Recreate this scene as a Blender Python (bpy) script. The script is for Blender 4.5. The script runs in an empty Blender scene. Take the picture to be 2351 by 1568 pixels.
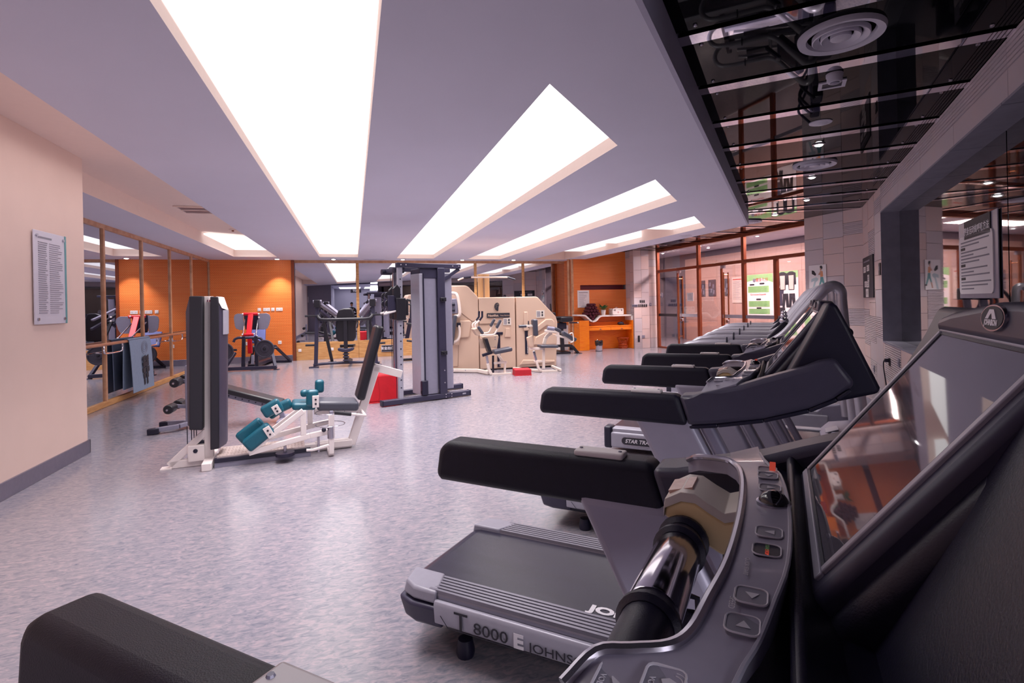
import bpy, bmesh, math, random
from mathutils import Vector, Matrix
random.seed(7)
S = bpy.context.scene
COL = S.collection
PI = math.pi
# ------------------------------------------------------------------ camera, world, exposure
EYE = 1.45                                   # lens height above the floor
YAW, ROLL = 0.2918, -0.0207                  # turned right of the back wall's normal; slight roll
FPX = 1214.0                                 # focal length for a 2351 px wide frame
f_ = Vector((math.sin(YAW), math.cos(YAW), 0)); r_ = Vector((math.cos(YAW), -math.sin(YAW), 0)); u_ = Vector((0, 0, 1))
r2 = r_ * math.cos(ROLL) + u_ * math.sin(ROLL); u2 = -r_ * math.sin(ROLL) + u_ * math.cos(ROLL)
cam = bpy.data.cameras.new('camera'); cam.sensor_width = 36; cam.lens = FPX / 2351 * 36
cam.shift_y = -85 / 2351; cam.clip_start = 0.03; cam.clip_end = 200
co = bpy.data.objects.new('camera', cam); COL.objects.link(co)
M4 = Matrix((r2, u2, -f_)).transposed().to_4x4(); M4.translation = (0, 0, EYE); co.matrix_world = M4
S.camera = co
W = bpy.data.worlds.new('world'); S.world = W; W.use_nodes = True
W.node_tree.nodes['Background'].inputs[0].default_value = (.42, .36, .62, 1)
W.node_tree.nodes['Background'].inputs[1].default_value = .12
S.view_settings.view_transform = 'Standard'; S.view_settings.look = 'None'
S.view_settings.exposure = 0.25; S.view_settings.gamma = 1; S.view_settings.use_curve_mapping = False
COVE_E = 1.35                                # radiance of the luminous ceiling cove panels
SPOT_E = 170                                  # downlights along the walls

def lin(c):
    if isinstance(c, str): c = [int(c[i:i+2], 16) for i in (0, 2, 4)]
    return tuple(((v/255)/12.92 if v/255 <= .04045 else ((v/255+.055)/1.055)**2.4) for v in c)

# ------------------------------------------------------------------ materials
def nd(nt, t, **k):
    n = nt.nodes.new(t)
    for a, b in k.items(): setattr(n, a, b)
    return n
def pm(name, col, rough=.5, metal=0, var=.08, scale=14, bump=0, bscale=200, spec=.5, emit=0, coat=0, col2=None):
    m = bpy.data.materials.new(name); m.use_nodes = True; nt = m.node_tree; b = nt.nodes['Principled BSDF']
    c = lin(col); tc = nd(nt, 'ShaderNodeTexCoord'); nz = nd(nt, 'ShaderNodeTexNoise'); nz.inputs['Scale'].default_value = scale
    nz.inputs['Detail'].default_value = 4; nt.links.new(tc.outputs['Object'], nz.inputs['Vector'])
    mx = nd(nt, 'ShaderNodeMix', data_type='RGBA'); c2 = lin(col2) if col2 else tuple(v*(1-var*2) for v in c)
    mx.inputs[6].default_value = (*(tuple(min(1, v*(1+var)) for v in c)), 1); mx.inputs[7].default_value = (*c2, 1)
    nt.links.new(nz.outputs['Fac'], mx.inputs[0]); nt.links.new(mx.outputs[2], b.inputs['Base Color'])
    b.inputs['Roughness'].default_value = rough; b.inputs['Metallic'].default_value = metal
    b.inputs['Specular IOR Level'].default_value = spec; b.inputs['Coat Weight'].default_value = coat
    if bump:
        n2 = nd(nt, 'ShaderNodeTexNoise'); n2.inputs['Scale'].default_value = bscale; nt.links.new(tc.outputs['Object'], n2.inputs['Vector'])
        bp = nd(nt, 'ShaderNodeBump'); bp.inputs['Strength'].default_value = bump; bp.inputs['Distance'].default_value = .002
        nt.links.new(n2.outputs['Fac'], bp.inputs['Height']); nt.links.new(bp.outputs['Normal'], b.inputs['Normal'])
    if emit:
        b.inputs['Emission Color'].default_value = (*c, 1); b.inputs['Emission Strength'].default_value = emit
    return m
def emat(name, col, e):
    m = bpy.data.materials.new(name); m.use_nodes = True; nt = m.node_tree; nt.nodes.clear()
    o = nd(nt, 'ShaderNodeOutputMaterial'); em = nd(nt, 'ShaderNodeEmission'); em.inputs[0].default_value = (*col, 1); em.inputs[1].default_value = e
    nt.links.new(em.outputs[0], o.inputs[0]); return m
def mirror_mat(name, col, rough=0.0):
    return pm(name, col, rough, 1, 0.01, 2)
def glass_mat(name, tint, refl=.08):
    m = bpy.data.materials.new(name); m.use_nodes = True; nt = m.node_tree; nt.nodes.clear()
    o = nd(nt, 'ShaderNodeOutputMaterial'); t = nd(nt, 'ShaderNodeBsdfTransparent'); g = nd(nt, 'ShaderNodeBsdfGlossy'); g.inputs['Roughness'].default_value = .01
    t.inputs[0].default_value = (*tint, 1); lf = nd(nt, 'ShaderNodeLayerWeight'); lw = nd(nt, 'ShaderNodeMath', operation='POWER'); lw.inputs[1].default_value = 3.5; nt.links.new(lf.outputs['Facing'], lw.inputs[0])
    ad = nd(nt, 'ShaderNodeMath', operation='ADD', use_clamp=True); ad.inputs[1].default_value = refl; mx = nd(nt, 'ShaderNodeMixShader')
    nt.links.new(lw.outputs[0], ad.inputs[0]); nt.links.new(ad.outputs[0], mx.inputs[0]); nt.links.new(t.outputs[0], mx.inputs[1]); nt.links.new(g.outputs[0], mx.inputs[2]); nt.links.new(mx.outputs[0], o.inputs[0])
    return m
def floor_mat():
    m = bpy.data.materials.new('marbled_linoleum'); m.use_nodes = True; nt = m.node_tree; b = nt.nodes['Principled BSDF']
    tc = nd(nt, 'ShaderNodeTexCoord')
    mp = nd(nt, 'ShaderNodeMapping'); mp.inputs['Scale'].default_value = (1, 2.6, 1); mp.inputs['Rotation'].default_value = (0, 0, .5); nt.links.new(tc.outputs['Object'], mp.inputs[0])
    n1 = nd(nt, 'ShaderNodeTexNoise'); n1.inputs['Scale'].default_value = 16; n1.inputs['Detail'].default_value = 9; n1.inputs['Roughness'].default_value = .62; n1.inputs['Distortion'].default_value = 1.2
    nt.links.new(mp.outputs[0], n1.inputs['Vector'])
    cr = nd(nt, 'ShaderNodeValToRGB'); e = cr.color_ramp.elements; e[0].position = .25; e[0].color = (*lin('5e6575'), 1); e[1].position = .8; e[1].color = (*lin('b2a0a3'), 1)
    k = e.new(.5); k.color = (*lin('8b8790'), 1); nt.links.new(n1.outputs['Fac'], cr.inputs[0])
    n3 = nd(nt, 'ShaderNodeTexNoise'); n3.inputs['Scale'].default_value = .7; n3.inputs['Detail'].default_value = 3; nt.links.new(tc.outputs['Object'], n3.inputs['Vector'])
    mx = nd(nt, 'ShaderNodeMix', data_type='RGBA', blend_type='MULTIPLY'); mx.inputs[0].default_value = .35
    c2 = nd(nt, 'ShaderNodeValToRGB'); c2.color_ramp.elements[0].color = (.66, .7, .82, 1); c2.color_ramp.elements[1].color = (1, .93, .93, 1); nt.links.new(n3.outputs['Fac'], c2.inputs[0])
    nt.links.new(cr.outputs[0], mx.inputs[6]); nt.links.new(c2.outputs[0], mx.inputs[7]); nt.links.new(mx.outputs[2], b.inputs['Base Color'])
    rr = nd(nt, 'ShaderNodeMapRange'); rr.inputs[3].default_value = .13; rr.inputs[4].default_value = .25; nt.links.new(n1.outputs['Fac'], rr.inputs[0]); nt.links.new(rr.outputs[0], b.inputs['Roughness'])
    b.inputs['Specular IOR Level'].default_value = .75
    bp = nd(nt, 'ShaderNodeBump'); bp.inputs['Strength'].default_value = .07; bp.inputs['Distance'].default_value = .002; nt.links.new(n1.outputs['Fac'], bp.inputs['Height']); nt.links.new(bp.outputs[0], b.inputs['Normal'])
    return m
def perf_wood(name, c1, c2):                 # timber panel with a fine drilled grid of dots and long grain
    m = bpy.data.materials.new(name); m.use_nodes = True; nt = m.node_tree; b = nt.nodes['Principled BSDF']; tc = nd(nt, 'ShaderNodeTexCoord')
    mp = nd(nt, 'ShaderNodeMapping'); mp.inputs['Scale'].default_value = (.8, .8, 22); nt.links.new(tc.outputs['Object'], mp.inputs[0])
    n1 = nd(nt, 'ShaderNodeTexNoise'); n1.inputs['Scale'].default_value = 2; n1.inputs['Detail'].default_value = 6; nt.links.new(mp.outputs[0], n1.inputs['Vector'])
    cr = nd(nt, 'ShaderNodeValToRGB'); cr.color_ramp.elements[0].position = .3; cr.color_ramp.elements[1].position = .7
    cr.color_ramp.elements[0].color = (*lin(c1), 1); cr.color_ramp.elements[1].color = (*lin(c2), 1); nt.links.new(n1.outputs['Fac'], cr.inputs[0])
    mq = nd(nt, 'ShaderNodeMapping'); mq.inputs['Rotation'].default_value = (0, PI/4, 0); mq.inputs['Scale'].default_value = (30, 0.01, 30); nt.links.new(tc.outputs['Object'], mq.inputs[0])
    v = nd(nt, 'ShaderNodeTexVoronoi'); v.inputs['Scale'].default_value = 1; v.inputs['Randomness'].default_value = 0; nt.links.new(mq.outputs[0], v.inputs['Vector'])
    st = nd(nt, 'ShaderNodeMath', operation='LESS_THAN'); st.inputs[1].default_value = .27; nt.links.new(v.outputs['Distance'], st.inputs[0])
    mx = nd(nt, 'ShaderNodeMix', data_type='RGBA', blend_type='MULTIPLY'); mx.inputs[7].default_value = (.35, .22, .15, 1)
    nt.links.new(st.outputs[0], mx.inputs[0]); nt.links.new(cr.outputs[0], mx.inputs[6]); nt.links.new(mx.outputs[2], b.inputs['Base Color'])
    b.inputs['Roughness'].default_value = .5; return m
def grain(name, c1, c2, rough=.45, sc=(2, 2, 26), nscale=2.2):
    m = bpy.data.materials.new(name); m.use_nodes = True; nt = m.node_tree; b = nt.nodes['Principled BSDF']; tc = nd(nt, 'ShaderNodeTexCoord')
    mp = nd(nt, 'ShaderNodeMapping'); mp.inputs['Scale'].default_value = sc; nt.links.new(tc.outputs['Object'], mp.inputs[0])
    n1 = nd(nt, 'ShaderNodeTexNoise'); n1.inputs['Scale'].default_value = nscale; n1.inputs['Detail'].default_value = 6; n1.inputs['Distortion'].default_value = .6; nt.links.new(mp.outputs[0], n1.inputs['Vector'])
    cr = nd(nt, 'ShaderNodeValToRGB'); cr.color_ramp.elements[0].position = .3; cr.color_ramp.elements[1].position = .72
    cr.color_ramp.elements[0].color = (*lin(c1), 1); cr.color_ramp.elements[1].color = (*lin(c2), 1)
    nt.links.new(n1.outputs['Fac'], cr.inputs[0]); nt.links.new(cr.outputs[0], b.inputs['Base Color']); b.inputs['Roughness'].default_value = rough
    return m

WHITE = pm('cream_plaster', 'dfc4ba', .75, var=.03, scale=3, bump=.05, bscale=60)
CEILP = pm('ceiling_paint', 'd3d1e2', .8, var=.03, scale=1.2)
COVEP = pm('cove_paint', 'e9d2c9', .8, var=.02)
FASC = pm('fascia_paint', 'b0adc2', .7, var=.04)
FLOORM = floor_mat()
MIRR = mirror_mat('mirror_silver', 'd6d6dc')
PERF = perf_wood('orange_perforated_veneer', 'ee7c34', 'f58f48')
DESKW = grain('orange_desk_veneer', 'f0700f', 'ff9526', .35)
BWOOD = grain('oak_trim', 'b9814c', 'd6a56e', .4, (2, 2, 14))
TRIMW = grain('mirror_frame_timber', 'b5805c', 'd6a684', .4, (3, 3, 3))
BRONZE = pm('bronze_frame', '9a5238', .32, .55, .15, 6)
BRASS = pm('polished_bronze', 'c88058', .18, .9, .1)
STEEL = pm('brushed_steel_skirting', '9a96a8', .32, .9, .06, 30)
STONE = pm('rough_stone_slab', 'c4b8bf', .5, 0, .12, 2.5, .15, 30, col2='dcb9b0')
STONEB = pm('grey_stone_slab', 'bab5c1', .5, 0, .1, 2.5, .1, 30, col2='d0bcbe')
STONED = pm('stone_joint', '77707c', .8)
DSTONE = pm('dark_grey_stone', '8c8a9c', .6, 0, .15, 8, .1, 60)
BGLASS = pm('black_glass_panel', '07070d', .02, 0, .02, 2, spec=.5); BGLASS.node_tree.nodes['Principled BSDF'].inputs['IOR'].default_value = 1.12
POLSS = mirror_mat('polished_strip', 'cfccd8', .02)
DGLASS = pm('night_window_glass', '0b0b14', .02, 0, .02, 2, spec=1.0, coat=1)
CLEAR = glass_mat('clear_door_glass', (.88, .82, .82), .07)
FROST = pm('frosted_band', 'b9b3c0', .6)
BLK = pm('black_plastic', '1a1830', .42, 0, .1, 40, .15, 500)
BLKP = pm('black_rubber_grip', '16142a', .5, 0, .15, 60, .35, 700)
GRYP = pm('charcoal_plastic', '474457', .38, 0, .08, 30, .12, 500)
GRYL = pm('silver_grey_paint', 'a3a1b0', .35, .1, .05, 20)
GRYM = pm('grey_powder_coat', '8d8a9e', .4, .1, .06, 20)
DKM = pm('black_powder_coat', '22202a', .42, .1, .1, 30)
CHAR = pm('charcoal_powder_coat', '36334a', .42, .1, .08, 30)
CHROME = pm('chrome', 'd8d4dc', .12, 1, .02)
SATIN = pm('satin_alloy', 'b4b0bb', .25, .95, .04)
SILV = pm('silver_tube', 'c6c3ce', .3, .45, .05)
WHT = pm('white_enamel', 'e9dedd', .35, 0, .03, 10)
BEIGE = pm('beige_moulded_plastic', 'cfb29e', .5, 0, .03, 4, .04, 120)
BEIGD = pm('beige_shadow_joint', '8f7566', .6)
CREAM = pm('cream_enamel', 'ecdcd2', .35, 0, .03)
TAN = grain('tan_board', 'c89a68', 'd9b083', .45, (8, 8, 1))
BVIN = pm('black_vinyl', '1d1b24', .38, 0, .1, 60, .2, 300)
SVIN = pm('slate_vinyl', '454653', .4, 0, .08, 60, .15, 300)
TEAL = pm('teal_vinyl', '135a6e', .36, 0, .1, 60, .15, 300)
SHROUD = pm('black_mesh_shroud', '211e2a', .6, 0, .15, 200, .4, 900)
REDP = pm('red_enamel', 'd41a2a', .3, .1, .05)
REDF = pm('red_nylon_cloth', 'd01024', .6, 0, .12, 9, .5, 25)
REDB = pm('red_foam_step', 'b81828', .7, 0, .08, 60, .3, 400)
RUBB = pm('rubber_plate', '3a3644', .5, 0, .12, 40, .2, 200)
PLAS = pm('white_switch_plastic', 'ece4e4', .4, 0, .02)
PAPER = pm('white_paper', 'ece6ea', .7, 0, .03, 3)
INK = pm('dark_ink', '2b2935', .6)
GINK = pm('grey_ink', '8b8794', .7)
WINK = pm('white_ink', 'e6e2ea', .6)
RINK = pm('red_ink', 'c0302c', .6)
GREEN = pm('green_print', '79b36c', .6, 0, .1, 4, col2='a9cf9b')
DGREEN = pm('leaf_green', '35733c', .45, 0, .25, 20)
PRINT = pm('dark_photo_print', '1b1924', .4, 0, .5, 9, col2='6b6876')
YEL = pm('yellowed_clip_plastic', 'ffe0a6', .32, 0, .03, 6)
IVORY = pm('ivory_clip_plastic', 'dcd2c8', .3, 0, .02, 6)
MAROON = pm('maroon_towelling', '5a1c2e', .9, 0, .2, 30, .6, 300)
WICK = pm('orange_wicker', 'c4501a', .5, 0, .2, 40)
MAT_B = pm('blue_grey_mat', '8797b0', .8, 0, .06, 20, .2, 300)
BELT = grain('running_belt', '1c1a2a', '2d2a3c', .27, (1, 14, 1), 3)
SCRG = pm('screen_glass', '55535f', .03, 0, .03, 3, spec=.9)
PANELM = pm('console_overlay', '6f6c7c', .3, 0, .35, 22, coat=.3, col2='a09cac')
KEYM = pm('console_key', '7f7d8b', .4)
KEYL = pm('console_key_line', 'c9c5cf', .5)
SKIN = pm('skin', 'c89a88', .5)
CLOTH = pm('dark_clothing', '2a2834', .8)
WALLR = pm('grey_rear_wall', '9b98ac', .8, 0, .04, 2)
VELV = pm('burgundy_recess', '5e0a22', .6)
LEDE = emat('cove_glow', (1, .93, .94), COVE_E)
LEDC = emat('cove_glow_soft', (1, .9, .88), 1.7)
LAMPE = emat('downlight_glow', (1, .95, .97), 22)
BACKE = emat('backlit_white', (1, .95, .94), 1.6)
REDL = emat('red_led', (1, .12, .08), .3)

# ------------------------------------------------------------------ mesh helpers
class MB:
    def __init__(s): s.bm = bmesh.new()
    def v(s, p): return s.bm.verts.new(p)
    def face(s, pts):
        try: s.bm.faces.new([s.v(p) for p in pts])
        except ValueError: pass
        return s
    def box(s, cx, cy, cz, sx, sy, sz, rot=None):
        R = rot or Matrix.Identity(3); c = Vector((cx, cy, cz))
        vs = [s.v(c + R @ Vector((x*sx/2, y*sy/2, z*sz/2))) for x in (-1, 1) for y in (-1, 1) for z in (-1, 1)]
        for q in ((0,1,3,2), (4,6,7,5), (0,4,5,1), (2,3,7,6), (0,2,6,4), (1,5,7,3)): s.bm.faces.new([vs[i] for i in q])
        return s
    def bb(s, x0, x1, y0, y1, z0, z1): return s.box((x0+x1)/2, (y0+y1)/2, (z0+z1)/2, abs(x1-x0), abs(y1-y0), abs(z1-z0))
    def bar(s, p, q, w, h=None, up=(0, 0, 1)):
        p, q = Vector(p), Vector(q); d = (q-p); L = d.length; d.normalize(); up = Vector(up)
        if abs(d.dot(up)) > .97: up = Vector((0, 1, 0))
        a = d.cross(up).normalized(); b = a.cross(d).normalized(); R = Matrix((d, a, b)).transposed()
        c = (p+q)/2; return s.box(*c, L, w, h or w, R)
    def path(s, pts, w, h=None, up=(0, 0, 1)):
        for i in range(len(pts)-1): s.bar(pts[i], pts[i+1], w, h, up)
        return s
    def tube(s, pts, r, n=10, closed=False, rr=None):
        P = [Vector(p) for p in pts]; N = len(P); rings = []; up = None
        for i in range(N):
            a = P[(i-1) % N] if (closed or i > 0) else P[i]; b = P[(i+1) % N] if (closed or i < N-1) else P[i]
            t = (b-a).normalized()
            if up is None: up = Vector((0, 0, 1)) if abs(t.z) < .9 else Vector((0, 1, 0))
            x = t.cross(up).normalized(); y = x.cross(t).normalized(); up = y
            q = rr[i] if rr else r
            rings.append([s.v(P[i] + q*(math.cos(2*PI*k/n)*x + math.sin(2*PI*k/n)*y)) for k in range(n)])
        for i in range(N if closed else N-1):
            A, B = rings[i], rings[(i+1) % N]
            for k in range(n): s.bm.faces.new([A[k], A[(k+1) % n], B[(k+1) % n], B[k]])
        if not closed: s.bm.faces.new(rings[0][::-1]); s.bm.faces.new(rings[-1])
        return s
    def cyl(s, p, q, r, n=16, r2=None): return s.tube([p, q], r, n, rr=[r, r2 if r2 is not None else r])
    def prism(s, pts, ax, a, b):
        f = {'y': lambda p, t: (p[0], t, p[1]), 'x': lambda p, t: (t, p[0], p[1]), 'z': lambda p, t: (p[0], p[1], t)}[ax]
        A = [s.v(f(p, a)) for p in pts]; B = [s.v(f(p, b)) for p in pts]; n = len(pts)
        s.bm.faces.new(A[::-1]); s.bm.faces.new(B)
        for i in range(n): s.bm.faces.new([A[i], A[(i+1) % n], B[(i+1) % n], B[i]])
        return s
    def loft(s, A, B):                        # two equal outlines in space, joined and capped
        a = [s.v(p) for p in A]; b = [s.v(p) for p in B]; n = len(a); s.bm.faces.new(a[::-1]); s.bm.faces.new(b)
        for i in range(n): s.bm.faces.new([a[i], a[(i+1) % n], b[(i+1) % n], b[i]])
        return s
    def lathe(s, prof, c=(0, 0, 0), n=24, axis=(0, 0, 1)):
        ax = Vector(axis).normalized(); t = Vector((1, 0, 0)) if abs(ax.x) < .9 else Vector((0, 1, 0)); x = ax.cross(t).normalized(); y = ax.cross(x); c = Vector(c)
        R = [[s.v(c + ax*z + max(r, 1e-4)*(math.cos(2*PI*k/n)*x + math.sin(2*PI*k/n)*y)) for k in range(n)] for r, z in prof]
        for i in range(len(R)-1):
            for k in range(n): s.bm.faces.new([R[i][k], R[i][(k+1) % n], R[i+1][(k+1) % n], R[i+1][k]])
        s.bm.faces.new(R[0][::-1]); s.bm.faces.new(R[-1]); return s
    def disc(s, c, r, t, axis=(0, 0, 1), n=24): return s.lathe([(r, 0), (r, t)], c, n, axis)
    def ball(s, c, r, sc=(1, 1, 1), u=14, w=8):
        m = Matrix.Translation(c) @ Matrix.Diagonal((r*sc[0], r*sc[1], r*sc[2], 1))
        bmesh.ops.create_uvsphere(s.bm, u_segments=u, v_segments=w, radius=1, matrix=m); return s
    def build(s, name, mat, parent=None, bevel=0, seg=2, smooth=True, ang=38, loc=None, rot=None):
        bmesh.ops.recalc_face_normals(s.bm, faces=s.bm.faces[:])
        me = bpy.data.meshes.new(name); s.bm.to_mesh(me); s.bm.free(); me.materials.append(mat)
        if smooth:
            for p in me.polygons: p.use_smooth = True
            me.set_sharp_from_angle(angle=math.radians(ang))
        o = bpy.data.objects.new(name, me); COL.objects.link(o)
        if parent: o.parent = parent
        if loc: o.location = loc
        if rot: o.rotation_euler = rot
        if bevel:
            b = o.modifiers.new('bevel', 'BEVEL'); b.width = bevel; b.segments = seg; b.limit_method = 'ANGLE'; b.angle_limit = math.radians(40)
            if smooth: b.harden_normals = False
        return o
def thing(name, label, cat, loc=(0, 0, 0), rz=0, group=None, rot=None):
    o = bpy.data.objects.new(name, None); COL.objects.link(o); o.location = loc; o.rotation_euler = rot or (0, 0, rz); o.empty_display_size = .1
    o['label'] = label; o['category'] = cat
    if group: o['group'] = group
    return o
def tag(o, label, cat, group=None):
    o['label'] = label; o['category'] = cat
    if group: o['group'] = group
    return o
def struct(o): o['kind'] = 'structure'; return o
def dup(t, loc, rz=None, label=None):
    def cp(o, par):
        c = o.copy(); COL.objects.link(c)
        if par: c.parent = par
        for ch in o.children: cp(ch, c)
        return c
    c = cp(t, None); c.location = loc
    if rz is not None: c.rotation_euler = (0, 0, rz)
    if label: c['label'] = label
    return c
def text(body, size, mat, parent, loc, rot=(0, 0, 0), name='lettering', ext=.0008, align='LEFT', shear=0, spc=1, bold=0, sx=1):
    cu = bpy.data.curves.new(name, 'FONT'); cu.body = body; cu.size = size; cu.extrude = ext; cu.align_x = align; cu.align_y = 'CENTER'; cu.shear = shear; cu.space_character = spc; cu.offset = bold
    cu.resolution_u = 3; cu.materials.append(mat); o = bpy.data.objects.new(name, cu); COL.objects.link(o)
    me = bpy.data.meshes.new_from_object(o); bpy.data.objects.remove(o); bpy.data.curves.remove(cu); o = bpy.data.objects.new(name, me); COL.objects.link(o)
    if parent: o.parent = parent
    o.location = loc; o.rotation_euler = rot; o.scale = (sx, 1, 1); return o
def rrect(w, h, r, n=4, cx=0, cy=0):
    return [(cx+sx*(w/2-r)+r*math.cos(a0+k*PI/2/n), cy+sy*(h/2-r)+r*math.sin(a0+k*PI/2/n)) for sx, sy, a0 in ((1, 1, 0), (-1, 1, PI/2), (-1, -1, PI), (1, -1, 3*PI/2)) for k in range(n+1)]
def arc(cx, cy, r, a0, a1, n=8): return [(cx+r*math.cos(a0+(a1-a0)*k/n), cy+r*math.sin(a0+(a1-a0)*k/n)) for k in range(n+1)]
def smooth_path(pts, n=5):                   # Catmull-Rom through 3-D points
    P = [Vector(p) for p in pts]; P = [2*P[0]-P[1]] + P + [2*P[-1]-P[-2]]; out = []
    for i in range(1, len(P)-2):
        for k in range(n):
            t = k/n; a, b, c, d = P[i-1:i+3]
            out.append(.5*((2*b) + (c-a)*t + (2*a-5*b+4*c-d)*t*t + (3*b-a-3*c+d)*t**3))
    out.append(P[-2]); return out
AB_ = 0.7663                                  # the right-hand wall runs this far off the room's main grid
VB = Vector((math.cos(AB_), -math.sin(AB_), 0)); UB = Vector((math.sin(AB_), math.cos(AB_), 0))
def B(v, u, z=0): p = VB*v + UB*u; return (p.x, p.y, z)
# added area lamps just under the cove panels: broad, downward, carrying the room's light
def cove_lamp(x0, x1, y0, y1, rad, z, spread=1.85, col=(1, .925, .93)):
    L = bpy.data.lights.new('cove_lamp', 'AREA'); L.shape = 'RECTANGLE'; L.size = (x1-x0)*.86; L.size_y = y1-y0; L.energy = rad*PI*(x1-x0)*.86*(y1-y0); L.color = col; L.spread = spread
    o = bpy.data.objects.new('cove_lamp', L); COL.objects.link(o); o.location = ((x0+x1)/2, (y0+y1)/2, z); return o
LAMP = 6
for q in ((-.8, .12, 2, 14.8, 1, 2.89), (1.23, 2.21, 4.1, 15.1, 1, 2.925), (3.31, 4.25, 6.2, 15.3, 1, 2.925), (5.37, 6.32, 8.4, 13.8, .8, 2.915), (-2.86, -1.92, 12.6, 14.9, .8, 2.98), (-2.6, -2.0, 1.2, 11.5, .3, 3.03)): cove_lamp(*q[:4], LAMP*q[4], q[5])
BLUEP = pm('blue_print', '4a4f9a', .5); BLUEV = pm('blue_vinyl', '5b66a8', .45, 0, .06, 20); PLATE = pm('worn_tread_plate', 'd9c8c4', .35, .5, .1, 20)
BARREW = grain('barre_timber', '9a5a3c', 'c98d6a', .3, (14, 1, 14)); PLAQ = pm('frosted_acrylic', 'cdc8d6', .3, 0, .03, 3); TEALG = pm('teal_print', '5f9aa0', .4); POSTB = pm('pale_blue_print', 'b4c6d0', .6); POSTO = pm('orange_print', 'e09a70', .6); CST2 = pm('pale_print_board', 'd8c4be', .6, 0, .03, 3)

L = bpy.data.lights.new('hall_fill', 'AREA'); L.shape = 'RECTANGLE'; L.size = 3; L.size_y = 2; L.energy = 430; L.color = (.92, .88, .98)  # added fill to brighten the near treadmills, not a known fitting
o = bpy.data.objects.new('hall_fill', L); COL.objects.link(o); o.location = (2.6, -3.6, 2.84); o.rotation_euler = (math.radians(15), 0, 0)
UPRT = pm('upright_grey', 'aaa7b9', .38, .1, .05, 20); RAILA = pm('ribbed_alloy', '8a8794', .3, .6, .05, 30); CAPG = pm('cap_grey', '8f8c9b', .4, 0, .06, 30)
# ------------------------------------------------------------------ room shell
ZC, ZD = 2.82, 3.06
XL, YB = -3.7, 16.0
MB().face([(-8, -10, 0), (13.5, -10, 0), (13.5, 21, 0), (-8, 21, 0)]).build('floor', FLOORM).__setitem__('kind', 'structure')
# soffit with five long coves; its near side follows the slanted wall
LO = lambda x: max(-2.6, .8305 + 1.0385*x)
CV = [(-2.9, -1.88, .4, .4, 15.0), (-.83, .15, 1.0, 2.0, 14.95), (1.2, 2.24, 3.08, 4.15, 15.23), (3.28, 4.28, 5.22, 6.28, 15.4), (5.33, 6.36, 7.36, 8.45, 15.37)]
ce = MB(); xs = [XL] + [q for c in CV for q in c[:2]] + [6.98]
for i in range(0, len(xs), 2):
    a, b = xs[i], xs[i+1]; mid = [(-3.302, -2.6)] if a < -3.302 < b else []
    ce.face([(a, LO(a), ZC)] + [(x, y, ZC) for x, y in mid] + [(b, LO(b), ZC), (b, YB, ZC), (a, YB, ZC)])
cw = MB()
for x0, x1, d0, d1, e in CV:
    ce.face([(x0, LO(x0), ZC), (x1, LO(x1), ZC), (x1, d1, ZC), (x0, d0, ZC)]); ce.face([(x0, e, ZC), (x1, e, ZC), (x1, YB, ZC), (x0, YB, ZC)])
    q = [(x0, d0), (x1, d1), (x1, e), (x0, e)]
    for i in range(4): cw.face([(*q[i], ZC), (*q[(i+1) % 4], ZC), (*q[(i+1) % 4], 3.1 if x0 > -2 else 3.05), (*q[i], 3.1 if x0 > -2 else 3.05)])
    cw.face([(*p, 3.1 if x0 > -2 else 3.05) for p in q])
cei = struct(ce.build('ceiling', CEILP, smooth=False)); cw.build('cove', COVEP, cei, smooth=False)
fa = MB(); sx, sy = 6.98, LO(6.98)
fa.loft([(-3.302, -2.6, ZC), (sx, sy, ZC), (sx+.02, sy-.02, ZC), (-3.28, -2.62, ZC)], [(-3.302, -2.6, ZD+.05), (sx, sy, ZD+.05), (sx+.02, sy-.02, ZD+.05), (-3.28, -2.62, ZD+.05)])
fa.bb(sx, sx+.02, sy, YB, ZC, ZD+.05); fa.build('fascia', FASC, cei, smooth=False)
# glowing cove panels
def cove_light(z, th, pts, label, mat=LEDE):
    o = MB().prism(pts, 'z', z, z+th).build('cove_light', mat, smooth=False); return tag(o, label, 'light')
cove_light(2.9, .012, [(-.825, 1.03), (.145, 2.0), (.145, 14.94), (-.825, 14.94)], 'widest glowing ceiling cove, cut off by the top of the photo')
cove_light(2.935, .012, [(1.205, 3.1), (2.235, 4.15), (2.235, 15.22), (1.205, 15.22)], 'glowing ceiling cove with a pointed near end, right of the widest')
cove_light(2.935, .012, [(3.285, 5.24), (4.275, 6.28), (4.275, 15.39), (3.285, 15.39)], 'narrow glowing ceiling cove between the pointed one and the patchily lit one')
for i, (a, b, w) in enumerate(((7.45, 9.5, 1), (10.7, 11.9, 0), (12.5, 13.9, 0))):
    pts = [(5.36, a if i else 7.43), (6.33, a if i else 8.42), (6.33, b), (5.36, b)]
    cove_light(2.925, .16, pts, ('near', 'middle', 'far')[i] + ' glowing patch in the patchily lit ceiling cove above the desk side')  # glowing blocks stand in for tube light falling on the cove
cove_light(2.99, .03, [(-2.86, 12.0), (-1.92, 12.6), (-1.92, 14.96), (-2.86, 14.96)], 'glowing end of the ceiling cove along the left mirror wall')  # emissive slab stands in for the tube-lit top of this open cove
cove_light(3.035, .01, [(-2.1, 1.0), (-1.93, 1.0), (-1.93, 11.3), (-2.1, 11.3)], 'faint hidden light strip along the inner edge of the left cove', LEDC)
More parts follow.
